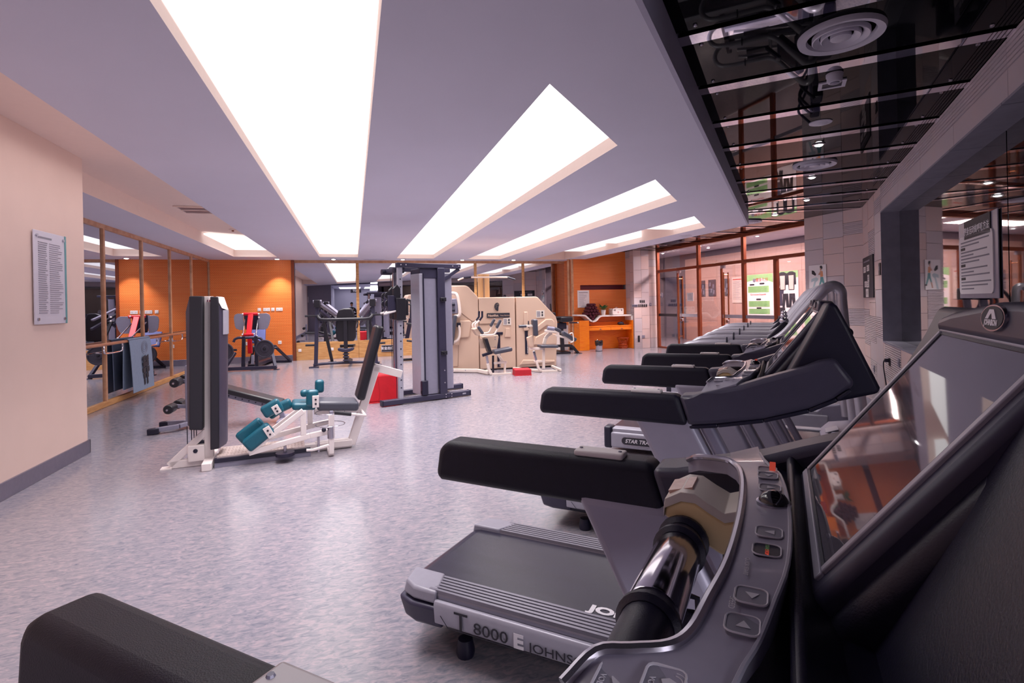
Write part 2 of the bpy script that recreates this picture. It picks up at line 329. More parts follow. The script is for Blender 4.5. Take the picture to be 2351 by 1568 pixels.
# dark glass ceiling over the treadmills
dc = struct(MB().loft([B(-.6, -4, ZD+.06), B(1.6, -4, ZD+.06), B(1.6, 11.3, ZD+.06), (8.75, 16.2, ZD+.06), (6.9, 16.2, ZD+.06), (6.97, 8.07, ZD+.06)], [B(-.6, -4, ZD+.1), B(1.6, -4, ZD+.1), B(1.6, 11.3, ZD+.1), (8.75, 16.2, ZD+.1), (6.9, 16.2, ZD+.1), (6.97, 8.07, ZD+.1)]).build('ceiling_dark', DKM, smooth=False))
us = [3.27 - 5*.88 + .8885*k for k in range(14)]
stud = None
def in_b(name, mesh_mb, mat, par, bevel=0): return mesh_mb.build(name, mat, par, bevel, rot=(0, 0, -AB_))
for k in range(13):
    u0, u1 = us[k], us[k+1]
    if u1 > 10.6: break
    in_b('ceiling_panel', MB().bb(-.575, 1.3, u0+.155, u1-.012, ZD, ZD+.012), BGLASS, dc)
    in_b('metal_strip', MB().bb(-.575, 1.3, u0+.025, u0+.15, ZD-.012, ZD+.004), POLSS, dc)
    for v in (-.43, 1.14):
        for u in (u0+.2, u1-.06):
            in_b('stud', MB().lathe([(.014, 0), (.012, -.008), (.004, -.012)], (v, u, ZD), 10), SATIN, dc)
def clipx(y): return 8.73 if y < 8.5 else 9.2
ul = us[13]
# the corner wedge, then strips square to the main room
P0 = B(-.575, ul+.155, ZD); P1 = B(1.3, ul+.155, ZD)
MB().prism([P0[:2], P1[:2], (8.72, 7.24), (6.99, 8.1)], 'z', ZD, ZD+.012).build('ceiling_panel', BGLASS, dc)
MB().prism([B(-.575, ul+.025)[:2], B(1.3, ul+.025)[:2], B(1.3, ul+.15)[:2], B(-.575, ul+.15)[:2]], 'z', ZD-.012, ZD+.004).build('metal_strip', POLSS, dc)
MB().prism([(6.99, 8.11), (8.72, 7.25), (8.72, 7.36), (6.99, 8.22)], 'z', ZD-.012, ZD+.004).build('metal_strip', POLSS, dc)
ys = [8.75 + .9*j for j in range(9)]
MB().prism([(6.99, 8.24), (8.72, 7.38), (8.72, 8.5), (9.2, 8.5), (9.2, 8.73), (6.99, 8.73)], 'z', ZD, ZD+.012).build('ceiling_panel', BGLASS, dc)
for j in range(8):
    MB().bb(6.99, 9.2, ys[j]+.15, ys[j+1]-.015, ZD, ZD+.012).build('ceiling_panel', BGLASS, dc)
    MB().bb(6.99, 9.2, ys[j]+.01, ys[j]+.13, ZD-.012, ZD+.004).build('metal_strip', POLSS, dc)
# round diffusers, smoke detector, small lights along the middle of the dark ceiling
def diffuser(x, y, label, r=.235, z=ZD):
    t = thing('air_diffuser', label, 'vent', (x, y, z))
    MB().lathe([(r, 0), (r, -.012), (r*.97, -.03), (r*.8, -.022), (r*.76, 0)], n=40).build('outer_ring', GRYL_V, t)
    for a in (.66, .46): MB().lathe([(r*a, -.004), (r*a, -.03), (r*(a-.02), -.034), (r*(a-.17), -.01), (r*(a-.17), -.004)], n=36).build('cone_ring', GRYL_V, t)
    MB().lathe([(r*.24, -.002), (r*.24, -.03), (r*.2, -.034), (.002, -.034)], n=28).build('centre_disc', GRYL_V, t); return t
GRYL_V = pm('vent_paint', 'c9c5d4', .5, 0, .03)
diffuser(*B(.34, 3.8)[:2], 'nearest round slotted air diffuser in the black glass ceiling')
diffuser(*B(.36, 7.3)[:2], 'second round slotted air diffuser, further down the black glass ceiling')
diffuser(7.85, 9.0, 'round air diffuser beside the corner of the white soffit, above the glass wall', .23)
t = thing('smoke_detector', 'round smoke detector hanging under the black glass ceiling', 'smoke detector', B(.356, 4.46, ZD))
MB().lathe([(.055, 0), (.055, -.02), (.05, -.028), (.05, -.05), (.042, -.062), (.01, -.066)]).build('housing', GRYL_V, t); MB().lathe([(.03, -.064), (.03, -.07), (.004, -.074)]).build('sensor_grille', GRYM, t)
def downlight(p, label, lit=True, r=.05, group=None, e=None, spot=None, square=False):
    t = thing('downlight', label, 'light', p, 0, group)
    if square:
        t.rotation_euler = (0, 0, -AB_); m = MB()
        for a, b, c, d in ((-.09, .09, .05, .075), (-.09, .09, -.075, -.05), (-.09, -.065, -.05, .05), (.065, .09, -.05, .05)): m.bb(a, b, c, d, -.01, 0)
        m.build('frame', GRYL_V, t); MB().bb(-.065, .065, -.05, .05, -.004, 0).build('recess', BLK, t)
        return t
    MB().lathe([(r, 0), (r*1.35, 0), (r*1.35, -.006), (r, -.012)], n=20).build('ring', SATIN if lit else GRYL_V, t)
    MB().lathe([(r*.95, -.002), (r*.9, -.012), (r*.6, -.022), (.004, -.026)], n=18).build('lens', LAMPE if lit else GRYL_V, t)
    if spot:
        L = bpy.data.lights.new('downlight_beam', 'SPOT'); L.energy = spot; L.spot_size = 1.5; L.spot_blend = .6; L.shadow_soft_size = .04; L.color = (1, .9, .86)
        lo = bpy.data.objects.new('downlight_beam', L); COL.objects.link(lo); lo.parent = t; lo.location = (0, 0, -.03)
    return t
downlight(B(.354, 4.66, ZD), 'square recessed downlight, unlit, just beyond the smoke detector', square=True)
downlight(B(.332, 5.62, ZD), 'plain round cover plate between the square downlight and the far diffuser', False, .07)
downlight(B(.358, 6.4, ZD), 'small lit downlight just before the second diffuser in the black ceiling', True, .045, spot=60)
downlight(B(.364, 8.07, ZD), 'small lit downlight just beyond the second diffuser in the black ceiling', True, .045, spot=60)
downlight(B(.365, 9.87, ZD), 'small lit downlight between the second diffuser and the stone wall', True, .045, spot=110)
downlight(B(-.117, 11.24, ZD), 'small lit downlight by the soffit corner in front of the glass wall', True, .05, spot=130)
DLX = (-1.95, -.5, 1.4, 3.15, 4.75)
DLN = ('in front of the orange veneer wall by the left mirror', 'above the dark chest press machine', 'above the cable tower', 'above the beige machine with the lat bar', 'at the right end of the back mirror')
for x, n in zip(DLX, DLN): downlight((x, 15.55, ZC), 'round ceiling downlight ' + n, True, .06, spot=SPOT_E)
downlight((8.0, 13.7, ZD), 'added downlight in the dark ceiling that brightens the stone pier', True, .05, spot=260)  # added to brighten the pier; no fitting known at this spot
downlight((6.72, 9.6, ZC), 'flush round cover in the white soffit near its far right corner', False, .1)
for (x, y, l) in ((.0+.6, 15.55, 'between the first two coves'), (4.0, 15.6, 'behind the narrow cove'), (-.4, 15.6, 'behind the widest cove')):
    t = thing('slot_vent', 'flush slotted ceiling vent by the back mirror, ' + l, 'vent', (x, y, ZC)); MB().bb(-.3, .3, -.04, .04, -.006, 0).build('frame', CEILP, t)
    for k in range(3): MB().bb(-.27, .27, -.028+.022*k, -.016+.022*k, -.008, -.002).build('slot', GRYM, t)
t = thing('ceiling_hatch', 'square two-slot air vent set in the left cove ceiling', 'vent', (-2.28, 9.4, 3.048))
for a, b, c, d in ((-.3, .3, .27, .3), (-.3, .3, -.3, -.27), (-.3, -.27, -.27, .27), (.27, .3, -.27, .27), (-.27, .27, -.012, .012)): MB().bb(a, b, c, d, -.02, 0).build('frame_bar', COVEP, t)
MB().bb(-.27, .27, -.27, .27, -.006, 0).build('backing', STEEL, t)
t = thing('sprinkler', 'small round sprinkler cover in the left cove ceiling', 'sprinkler', (-2.25, 11.6, 3.048)); MB().lathe([(.07, 0), (.07, -.01), (.02, -.02)]).build('cover', COVEP, t); MB().lathe([(.025, -.012), (.02, -.04)]).build('nozzle', BRONZE, t)

# left wall: timber-framed mirror, with the plastered pillar in front of it
wl = struct(MB().bb(XL-.2, XL-.012, -2.6, YB+.2, 0, 3.1).build('wall_left', WALLR))
pY = [3.3, 4.9, 6.5, 8.1, 9.66, 11.22, 12.78, 14.34, 15.96]
for a, b in zip(pY[:-1], pY[1:]):
    MB().bb(XL-.011, XL, a+.025, b-.025, .085, 2.755).build('mirror_pane', MIRR, wl, smooth=False)
for y in pY: MB().bb(XL-.01, XL+.025, y-.03, y+.03, .06, 2.76).build('mirror_post', TRIMW, wl, .004)
MB().bb(XL-.01, XL+.035, -2.6, YB, 0, .085).build('bottom_rail', BWOOD, wl, .006); MB().bb(XL-.01, XL+.03, -2.6, YB, 2.755, ZC).build('top_rail', TRIMW, wl)
pil = struct(MB().bb(XL+.04, -2.66, -2.6, 6.53, 0, 3.1).build('wall_pillar', WHITE, bevel=.012))
bs = MB(); bs.bb(-2.66, -2.645, -2.6, 6.545, 0, .14); bs.bb(XL+.04, -2.645, 6.53, 6.545, 0, .14); struct(bs.build('baseboard_left', STEEL, bevel=.003))
# back wall
wb = struct(MB().bb(XL-.2, 9.12, YB+.012, YB+.2, 0, 3.4).build('wall_back', WALLR))
MB().bb(XL+.03, -1.64, YB-.07, YB+.01, 0, ZC).build('veneer_panel', PERF, wb); struct(MB().bb(XL+.03, -1.64, YB-.085, YB-.07, 0, .17).build('baseboard_back', STEEL, bevel=.003))
for x in (-1.61,): MB().bb(x-.035, x+.045, YB-.08, YB+.01, 0, ZC).build('edge_post', BRONZE, wb, .005)
mx = [-1.56, .135, 1.95, 3.64, 5.19, 6.72]
for a, b in zip(mx[:-1], mx[1:]):
    MB().bb(a+.012, b-.012, YB, YB+.011, .5, 2.745).build('mirror_pane', MIRR, wb, smooth=False)
    MB().bb(a+.003, b-.003, YB-.03, YB+.01, .0, .5).build('base_panel', BWOOD, wb, .003)
for x in mx[1:-1]: MB().bb(x-.04, x+.04, YB-.03, YB+.01, .5, 2.75).build('mirror_post', BWOOD, wb, .004)
MB().bb(-1.56, 6.75, YB-.04, YB+.01, 2.745, ZC).build('top_rail', TRIMW, wb)
for x in (6.46, 6.545): MB().lathe([(.042, 0), (.042, ZC)], (x, 15.3 if x < 6.5 else 15.22, 0), 14).build('end_post', TRIMW, wb)
# orange desk nook
on = struct(MB().bb(6.6, 8.35, 15.32, 16.0, 0, ZD).build('wall_nook', PERF))
MB().bb(6.57, 8.46, 15.2, 15.32, 2.01, ZD).build('upper_panel', PERF, on); MB().bb(6.57, 8.48, 15.2, 15.32, 0, 1.86).build('lower_panel', PERF, on)
MB().bb(6.57, 6.8, 15.2, 15.32, 1.86, 2.01).build('side_panel', PERF, on); MB().bb(6.8, 8.33, 15.3, 15.325, 1.86, 2.01).build('recess_back', VELV, on)
MB().bb(6.4, 6.72, 15.19, 15.21, 0, .12).build('skirting', BLK, on)
# stone helper: slabs hung on a wall as single pieces
SL = {}
def slab_mesh(w, h, kind):
    k = (round(w, 3), round(h, 3), kind)
    if k in SL: return SL[k]
    m = MB()
    if kind == 'rib':
        n = max(3, int(h/.028)); pr = [(0, -.012)]
        for i in range(n):
            z = h*i/n; d = h/n; pr += [(z+d*.12, -.012), (z+d*.12, .004), (z+d*.8, .004), (z+d*.8, -.012)]
        pr += [(h, -.012), (h, -.02), (0, -.02)]
        m.prism([(y, z) for z, y in [(a, b) for a, b in pr]], 'x', .002, w-.002)
        o = m.build('t', STONEB, smooth=False)
    else:
        m.bb(.003, w-.003, -.02, random.uniform(-.001, .003), .003, h-.003); o = m.build('t', STONE if kind == 'warm' else STONEB, smooth=False)
    SL[k] = o.data; bpy.data.objects.remove(o); return SL[k]
def slab(par, p, rz, w, h, kind):            # local: x along the wall, +y out of the wall, z up
    o = bpy.data.objects.new('stone_slab', slab_mesh(w, h, kind)); COL.objects.link(o); o.parent = par; o.location = p; o.rotation_euler = (0, 0, rz); return o
ROWS = [.3, .3, .3, .3, .3, .3, .3, .3, .3, .36]
def hang(par, p0, rz, widths, z0, z1, seed, ribp=.45):
    rn = random.Random(seed); x = 0
    for w in widths:
        z = z0; i = 0
        while z < z1-.02:
            h = min(rn.choice((.22, .3, .3, .42)), z1-z); h = h if z1-z-h > .1 else z1-z
            q = Vector(p0) + Matrix.Rotation(rz, 3, 'Z') @ Vector((x, 0, z)); kd = 'rib' if rn.random() < ribp else ('warm' if rn.random() < .6 else 'cool')
            slab(par, q, rz, w, h, kd); z += h
        x += w
# stone wall that carries the runner poster
CX, CY = 8.73, 7.22
ws = struct(MB().bb(CX+.021, CX+.46, CY-.05, 8.5, 0, 3.3).build('wall_stone', STONED)); hang(ws, (CX, CY, 0), PI/2, [.4, .44, .44], 0, ZD, 3)
# slanted right wall with its long recessed window
wr = MB(); R_ = 1.302
for v0, v1, u0, u1, z0, z1 in ((R_, R_+.3, 9.3, 11.3, 0, 3.3), (R_, R_+.3, .8, 9.3, 0, .79), (R_, R_+.3, .8, 9.3, 2.7, 3.3), (R_, R_+.3, .68, .8, 0, 3.3)): wr.bb(v0, v1, u0, u1, z0, z1)
wr = struct(in_b('wall_right', wr, STONED, None)); wr.rotation_euler = (0, 0, -AB_)
def hang_r(widths, u0, z0, z1, seed, ribp):
    hang(wr, (1.28, u0, 0), PI/2, widths, z0, z1, seed, ribp)
hang_r([.65, .65, .65], 9.3, 0, ZD, 11, .4)
x = .8
rn = random.Random(4)
while x < 9.29:
    w = min(1.2, 9.3-x)
    slab(wr, (1.28, x, 2.87), PI/2, w, .19, 'rib'); slab(wr, (1.28, x, 2.68), PI/2, w, .19, 'cool')
    for z in (0, .27, .54): slab(wr, (1.28, x, z), PI/2, w, .27, 'rib' if rn.random() < .4 else 'warm')
    x += w
wn = thing('window_1', '', '', (0, 0, 0), -AB_); del wn['label']; del wn['category']; wn['kind'] = 'structure'
GV = 1.5
MB().bb(1.275, GV+.05, 9.3-.004, 9.31, .80, 2.68).build('jamb', DSTONE, wn)
for u0, u1 in ((8.1, 9.296), (6.9, 8.09), (5.7, 6.89), (4.5, 5.69), (3.3, 4.49), (2.1, 3.29), (.8, 2.09)):
    MB().bb(1.275, GV+.05, u0, u1, .79, .81).build('sill', DSTONE, wn); MB().bb(1.275, GV+.05, u0, u1, 2.672, 2.69).build('soffit_slab', DSTONE, wn)
for u0, u1 in ((5.21, 9.3), (.8, 5.19)):
    MB().bb(GV, GV+.02, u0, u1, .81, 2.68).build('pane', DGLASS, wn, smooth=False)
# rear end of the room, behind the camera (seen only in the mirrors)
struct(MB().bb(XL-.1, -1.3, -2.75, -2.62, 0, 3.3).build('wall_rear', WALLR))
struct(MB().bb(-1.5, 6, -9.1, -9.0, 0, 3.3).build('wall_rear_hall', WALLR)); struct(MB().bb(-1.4, -1.3, -9, -2.75, 0, 3.3).build('wall_rear_side', WALLR)); struct(MB().bb(6, 6.1, -9, 3.5, 0, 3.3).build('wall_rear_end', WALLR))
struct(MB().face([(-1.4, -9, 2.86), (6, -9, 2.86), (6, 4.2, 2.86), (-.95, -2.5, 2.86), (-1.4, -2.62, 2.86)]).build('ceiling_rear', CEILP))
for i in range(4): tag(MB().bb(-.9+1.7*i, .5+1.7*i, -8.6, -5.6, 2.84, 2.855).build('ceiling_light', emat('rear_panel_glow%d' % i, (1, .95, .96), 3.0)), ('first', 'second', 'third', 'fourth')[i] + ' luminous ceiling panel of the hall behind the camera', 'light')
# stone pier beside the desk and the strip next to the glass wall
wp = struct(MB().bb(8.4, 8.9, 14.672, 15.9, 0, 3.2).bb(8.9, 9.3, 14.78, 15.9, 0, 3.2).build('wall_pier', STONED)); hang(wp, (8.9, 14.65, 0), PI, [.27, .27], 0, ZD, 21, 0.06); hang(wp, (9.28, 14.757, 0), PI, [.375], 0, ZD, 22, 0)
hang(wp, (8.392, 14.66, 0), PI/2, [.28, .28], 0, ZD, 25, .06)
# corridor beyond the glass
cw_ = struct(MB().bb(12.03, 12.3, 7.2, 17.4, 0, 3.4).bb(12.03, 12.3, 19.0, 21, 0, 3.4).bb(12.03, 12.3, 17.4, 19.0, 2.4, 3.4).build('wall_corridor', STONED))
CST = pm('pink_corridor_stone', 'c4a29a', .5, 0, .08, 6, .05, 60, col2='b4948e')
cm = MB().bb(.003, .897, -.02, 0, .003, .747).build('t', CST, smooth=False); cmd = cm.data; bpy.data.objects.remove(cm)
for i in range(11):
    for k in range(4):
        o = bpy.data.objects.new('stone_slab', cmd); COL.objects.link(o); o.parent = cw_; o.location = (12.005, 7.3+.9*i, .75*k+.0); o.rotation_euler = (0, 0, PI/2)
struct(MB().bb(9.1, 13.5, 7.0, 21, 3.2, 3.3).build('ceiling_corridor', CEILP)); struct(MB().bb(9.1, 13.5, 20.9, 21.0, 0, 3.3).build('wall_corridor_end', CST)); struct(MB().bb(9.15, 13.5, 6.9, 7.0, 0, 3.3).build('wall_corridor_near', WALLR))
struct(MB().bb(13.2, 13.3, 17.2, 19.2, 0, 3.2).build('wall_dark_room', DKM))
for i, (x, y) in enumerate(((10.6, 9.6), (10.7, 12.0), (10.6, 14.4), (10.8, 16.8))): downlight((x, y, 3.2), ('nearest', 'second', 'third', 'farthest')[i] + ' small ceiling downlight in the corridor beyond the glass wall', True, .05, spot=20)
for y, e in ((9.5, 210), (13.0, 210), (16.5, 110)):
    L = bpy.data.lights.new('corridor_fill', 'AREA'); L.shape = 'RECTANGLE'; L.size = .6; L.size_y = 2.6; L.energy = e; L.color = (1, .86, .82); o = bpy.data.objects.new('corridor_fill', L); COL.objects.link(o); o.location = (10.4, y, 3.17)  # added area fill that lifts the dark corridor, besides its downlights
# bronze framed glass wall
GX = 9.2
gw = struct(thing('window_2', '', '', (0, 0, 0))); del gw['label']; del gw['category']
for y in (14.62, 12.56, 10.79): MB().bb(GX-.04, GX+.05, y-.045, y+.045, 0, ZD).build('post', BRONZE, gw, .006)
for y in (9.76, 8.53): MB().bb(GX-.04, GX+.05, y-.045, y+.045, 0, 2.36).build('post', BRONZE, gw, .006)
MB().bb(GX-.045, GX+.055, 8.5, 14.66, 2.35, 2.43).build('transom', BRONZE, gw, .006); MB().bb(GX-.045, GX+.055, 8.5, 14.66, 2.99, 3.07).build('head_rail', BRONZE, gw, .006)
MB().bb(GX-.03, GX+.04, 9.8, 10.75, 0, .05).build('bottom_rail', BRONZE, gw); MB().bb(GX-.03, GX+.04, 13.62, 14.58, 0, .05).build('bottom_rail', BRONZE, gw)
for a, b in ((8.52, 10.745), (10.835, 12.515), (12.605, 14.58)): MB().bb(GX-.004, GX+.006, a, b, 2.43, 2.99).build('pane', CLEAR, gw, smooth=False)
for a, b in ((8.55, 9.72), (9.8, 10.75), (13.62, 14.58)):
    MB().bb(GX-.004, GX+.006, a, b, .04, 2.35).build('pane', CLEAR, gw, smooth=False); MB().bb(GX-.007, GX-.005, a, b, .99, 1.07).build('frosted_band', GRYL if a < 11 else DKM, gw)
def glass_door(n, y0, y1, hy):
    t = struct(thing('door_%d' % n, '', '', (GX, 0, 0))); del t['label']; del t['category']
    MB().bb(-.005, .007, y0, y1, .02, 2.33).build('glass_leaf', CLEAR, t, smooth=False); MB().bb(-.009, -.006, y0, y1, .99, 1.075).build('frosted_band', FROST, t)
    MB().bb(-.02, .025, y1-.035, y1+.02, .0, 2.34).build('stile', BRONZE, t, .004)
    for dx in (-.07, .07):
        h = MB().tube([(dx, hy, .35), (dx, hy, 2.16)], .019, 12); h.tube([(dx, hy, .42), (0, hy, .42)], .011, 8); h.tube([(dx, hy, 2.1), (0, hy, 2.1)], .011, 8); h.build('pull_handle', BRASS, t)
    MB().bb(-.03, .035, hy-.09, hy+.03, .86, .94).build('lock', CHROME, t, .006); MB().bb(-.03, .03, y1-.14, y1, 2.27, 2.35).build('patch_fitting', SATIN, t, .005); return t
glass_door(1, 12.62, 13.56, 13.42); glass_door(2, 10.86, 11.62, 11.45)
MB().bb(GX-.004, GX+.006, 11.66, 12.5, .02, 2.35).build('pane', CLEAR, gw, smooth=False)
# ------------------------------------------------------------------ large treadmills with wide padded arms; local x = towards the window, y = away, z up
def treadmill(label, v0, uc):
    t = thing('treadmill', label, 'treadmill', B(v0, uc), -AB_, 'treadmills with wide black arms')
    MB().bb(-1.44, .62, -.3, .3, .1, .235).build('deck_frame', BLK, t, .01)
    for x in (-1.2, .4):
        for y in (-.3, .3): MB().lathe([(.035, 0), (.04, .02), (.03, .07)], (x, y, 0), 14).build('foot', BLK, t)
    # belt wraps the rear roller
    pr = [(-1.44, .09)] + arc(-1.44, .178, .088, -PI/2, -3*PI/2, 8)[1:] + [(.36, .266), (.36, .258), (-1.44, .25), (-1.44, .1)]
    be = MB().prism(pr, 'y', -.245, .245).build('belt', BELT, t, ang=25)
    text('JOHNSON', .062, WINK, be, (-.69, -.2, .2675), (0, 0, 0), sx=1.45, bold=.003)
    for s in (-1, 1):
        ys = sorted((s*.25, s*.37)); n = 6; P = [(ys[0], .262)]
        for i in range(n):
            y = ys[0] + .12*i/n; d = .12/n; P += [(y+d*.1, .268), (y+d*.2, .281), (y+d*.8, .281), (y+d*.9, .268)]
        P += [(ys[1], .262), (ys[1], .24), (ys[0], .24)]
        MB().prism(P, 'x', -1.33, .34).build('foot_rail', RAILA, t, smooth=False)
        cp = [(-1.5, s*.25), (-1.33, s*.25), (-1.285, s*.385), (-1.4, s*.385), (-1.47, s*.36)]
        MB().loft([(x, y, .23) for x, y in cp], [(x + (.012 if x < -1.4 else 0), y*.985, .288 if abs(y) < .37 else .278) for x, y in cp]).build('rear_cap', CAPG, t, .01, 3)
        cb = [(-1.515, s*.2), (-1.3, s*.2), (-1.28, s*.392), (-1.41, s*.398), (-1.49, s*.37)]
        MB().loft([(x*.985, y*.96, .13) for x, y in cb], [(x, y, .222) for x, y in cb]).build('bumper', CHAR, t, .015, 3)
        sp = [(.375, .15), (.39, .16), (.396, .235), (.388, .25), (.372, .25)]
        p = MB().prism([(s*y, z) for y, z in sp], 'x', -1.29, .52).build('side_panel', GRYL, t, .004)
        if s < 0:
            text('T', .1, INK, p, (-1.19, -.3985, .196), (PI/2, 0, 0), sx=1.1); text('8000', .062, INK, p, (-1.1, -.3985, .19), (PI/2, 0, 0), sx=1.25)
            text('E', .072, WINK, p, (-.925, -.3985, .19), (PI/2, 0, 0), sx=1.2, bold=.003); text('JOHNSON FITNESS', .046, INK, p, (-.86, -.3985, .184), (PI/2, 0, 0), sx=1.25)
            ln = MB().bb(-1.22, .3, -.3975, -.3965, .158, .161); ln.bar((-1.22, -.397, .16), (-1.255, -.397, .2), .002); ln.build('trim_line', INK, p)
        # sloping upright: broad painted face and a rounded front edge
        sh = [(-.46, 1.075), (-.27, 1.075), (.16, .2), (-.03, .2)]
        MB().prism(sh, 'y', *sorted((s*.33, s*.395))).build('upright', UPRT, t, .018, 3)
        MB().bar((-.235, s*.36, 1.07), (.19, s*.36, .22), .055, .04).build('upright_edge', GRYM, t, .012)
        # padded arm
        ap = [(-.8, 1.062), (-.785, 1.054), (-.277, 1.05), (-.306, 1.148), (-.76, 1.145), (-.778, 1.14), (-.79, 1.12)]
        MB().prism(ap, 'y', *sorted((s*.335, s*.405))).build('arm_grip', BLKP, t, .02, 4)
        pl = MB().bb(-.465, -.365, *sorted((s*.345, s*.385)), 1.144, 1.157).build('arm_plate', PLAS, t, .005, 3)
        for x in (-.455, -.375): MB().lathe([(.004, 1.157), (.003, 1.159)], (x, s*.365, 0), 8).build('rivet', GRYM, pl)
        cs = [(-.306, 1.146), (-.277, 1.052), (-.191, 1.064), (-.06, 1.09), (.06, 1.13), (.12, 1.158), (.165, 1.193), (.176, 1.208), (.13, 1.275), (.09, 1.266), (.05, 1.247), (.014, 1.235), (-.06, 1.21), (-.119, 1.188), (-.18, 1.173), (-.235, 1.157), (-.262, 1.15)]
        yo, yi = s*.403, s*.315
        MB().loft([(x, yi, z) for x, z in cs], [(x, yo - (s*.012 if z > 1.15 else 0), z) for x, z in cs]).build('console_side', GRYP, t, .014, 3)
        MB().path([(-.277, s*.36, 1.046), (-.19, s*.36, 1.058), (-.06, s*.36, 1.084), (.06, s*.36, 1.123), (.13, s*.36, 1.16), (.165, s*.36, 1.188)], .07, .012).build('console_keel', BLK, t, .004)
    # console bridge under the control strip
    MB().prism([(-.125, 1.185), (-.1, 1.13), (-.03, 1.09), (.08, 1.12), (.1, 1.14), (.03, 1.15), (-.07, 1.165)], 'y', -.32, .32).build('console_body', BLK, t, .012, 3)
    zz = lambda y, x=-.1: 1.2 - .009*max(0, min(1, (abs(y)-.16)/.07)) - max(0, min(1, (abs(y)-.27)/.08))*(.005+.33*max(0, -.135-x))
    inner = [(-.25, .375), (-.238, .31), (-.216, .28), (-.172, .265), (-.156, .24), (-.145, .19), (-.137, .11), (-.134, 0), (-.137, -.11), (-.146, -.18), (-.154, -.222), (-.166, -.246), (-.191, -.262), (-.214, -.274), (-.23, -.3), (-.245, -.375)]
    outer = [(-.13, .378), (-.125, .33), (-.118, .285), (-.11, .255), (-.102, .225), (-.094, .19), (-.086, .1), (-.083, 0), (-.086, -.1), (-.096, -.17), (-.106, -.22), (-.114, -.25), (-.119, -.275), (-.125, -.3), (-.13, -.33), (-.135, -.378)]
    m = MB(); A = [(m.v((x, y, zz(y, x))), m.v((x, y, zz(y, x)-.022))) for x, y in inner]; Q = [(m.v((x, y, zz(y)+.004)), m.v((x, y, zz(y)-.022))) for x, y in outer]
    for i in range(len(A)-1):
        for q in ((A[i][0], A[i+1][0], Q[i+1][0], Q[i][0]), (A[i][1], Q[i][1], Q[i+1][1], A[i+1][1]), (A[i][0], A[i][1], A[i+1][1], A[i+1][0]), (Q[i][0], Q[i+1][0], Q[i+1][1], Q[i][1])): m.bm.faces.new(q)
    for i in (0, -1): m.bm.faces.new((A[i][0], Q[i][0], Q[i][1], A[i][1]))
    st = m.build('control_strip', PANELM, t, ang=50)
    MB().tube(smooth_path([(x, y, zz(y, x)+.001) for x, y in inner[1:-1]], 4), .0048, 8).build('rim', SATIN, t)
    MB().tube(smooth_path([(x, y, zz(y)+.004) for x, y in outer[1:-1]], 3), .0022, 6).build('strip_edge_line', GRYL, st)
    # dark slope between the strip and the screen housing
    MB().prism([(-.086, 1.19), (-.078, 1.196), (-.066, 1.182), (-.045, 1.16), (.0, 1.15), (.04, 1.15), (.04, 1.11), (-.08, 1.12)], 'y', -.33, .33).build('console_slope', BLK, t, .006, 3)
    for y, arrow in ((.222, None), (.173, '\u25b6'), (.115, '\u25b2'), (-.032, '\u25bc'), (-.077, 'led'), (-.169, '\u25b6'), (-.206, '\u25c0')):
        x = {.222: -.111, .173: -.109, .115: -.105, -.032: -.103, -.077: -.104, -.169: -.1135, -.206: -.118}[y]
        k = MB().prism(rrect(.024, .026, .005, 3, x, y), 'z', zz(y)-.001, zz(y)+.0042).build('key', KEYM if arrow != 'led' else BLK, st)
        ring = rrect(.025, .027, .006, 3, x, y); MB().tube([(a, b, zz(y)+.0044) for a, b in ring], .0009, 5, True).build('key_outline', KEYL, k)
        if arrow == 'led':
            text('START', .005, GREEN, k, (x-.0, y+.004, zz(y)+.0046), (0, 0, -PI/2), ext=.0002, align='CENTER'); text('STOP', .005, REDL, k, (x, y-.006, zz(y)+.0046), (0, 0, -PI/2), ext=.0002, align='CENTER')
        elif arrow: text(arrow, .012, KEYL, k, (x, y, zz(y)+.0046), (0, 0, -PI/2), ext=.0002, align='CENTER')
    for y in (.228, .208): MB().bb(-.108, -.1, y-.003, y+.003, 1.2, 1.206).build('indicator', REDL, st)
    MB().lathe([(.017, 0), (.0165, .005), (.012, .011), (.005, .0145), (.0005, .015)], (-.1, .062, 1.203), 24).build('stop_knob', BLKGL, t); MB().lathe([(.0195, -.001), (.0195, .002), (.017, .003)], (-.1, .062, 1.203), 24).build('knob_ring', SATIN, t)
    text('SPEED', .007, KEYL, st, (-.127, -.187, 1.2035), (0, 0, -PI/2), ext=.0002, align='CENTER'); text('QUICK START', .0055, KEYL, st, (-.12, -.118, 1.2035), (0, 0, -PI/2), ext=.0002, align='CENTER')
    [text(c_, .012, KEYL, st, (-.137, -.288-.009*i_, 1.196), (0, 0, -PI/2-.2), ext=.0002) for i_, c_ in enumerate('TV')]; text('CONTROL', .009, KEYL, st, (-.148, -.292, 1.195), (0, 0, -PI/2-.2), ext=.0002)
    # near shoulder keys: two outlined volume keys, a channel key below
    for (x, y, w, h) in ((-.195, -.294, .025, .034), (-.162, -.288, .027, .034), (-.18, -.335, .036, .03)):
        z = zz(y, x)+.004; k = MB().prism(rrect(w, h, .006, 3, x, y), 'z', z-.006, z).build('key', KEYM, st); MB().tube([(a, b, z+.0005) for a, b in rrect(w, h, .006, 3, x, y)], .0011, 5, True).build('key_outline', KEYL, k)
        text('VOL', .006, KEYL, k, (x-.008, y-.002, z+.0003), (0, 0, -PI/2), ext=.0002, align='CENTER'); q = MB().prism([(x+.001, y-.004), (x+.004, y-.004), (x+.009, y+.003), (x+.003, y+.006), (x-.002, y+.003)], 'z', z, z+.0008)
        for r in (.006, .009): q.tube([(a, b, z+.0006) for a, b in arc(x+.006, y+.004, r, .1, 1.5, 5)], .0005, 4)
        q.build('speaker_symbol', KEYL, k)
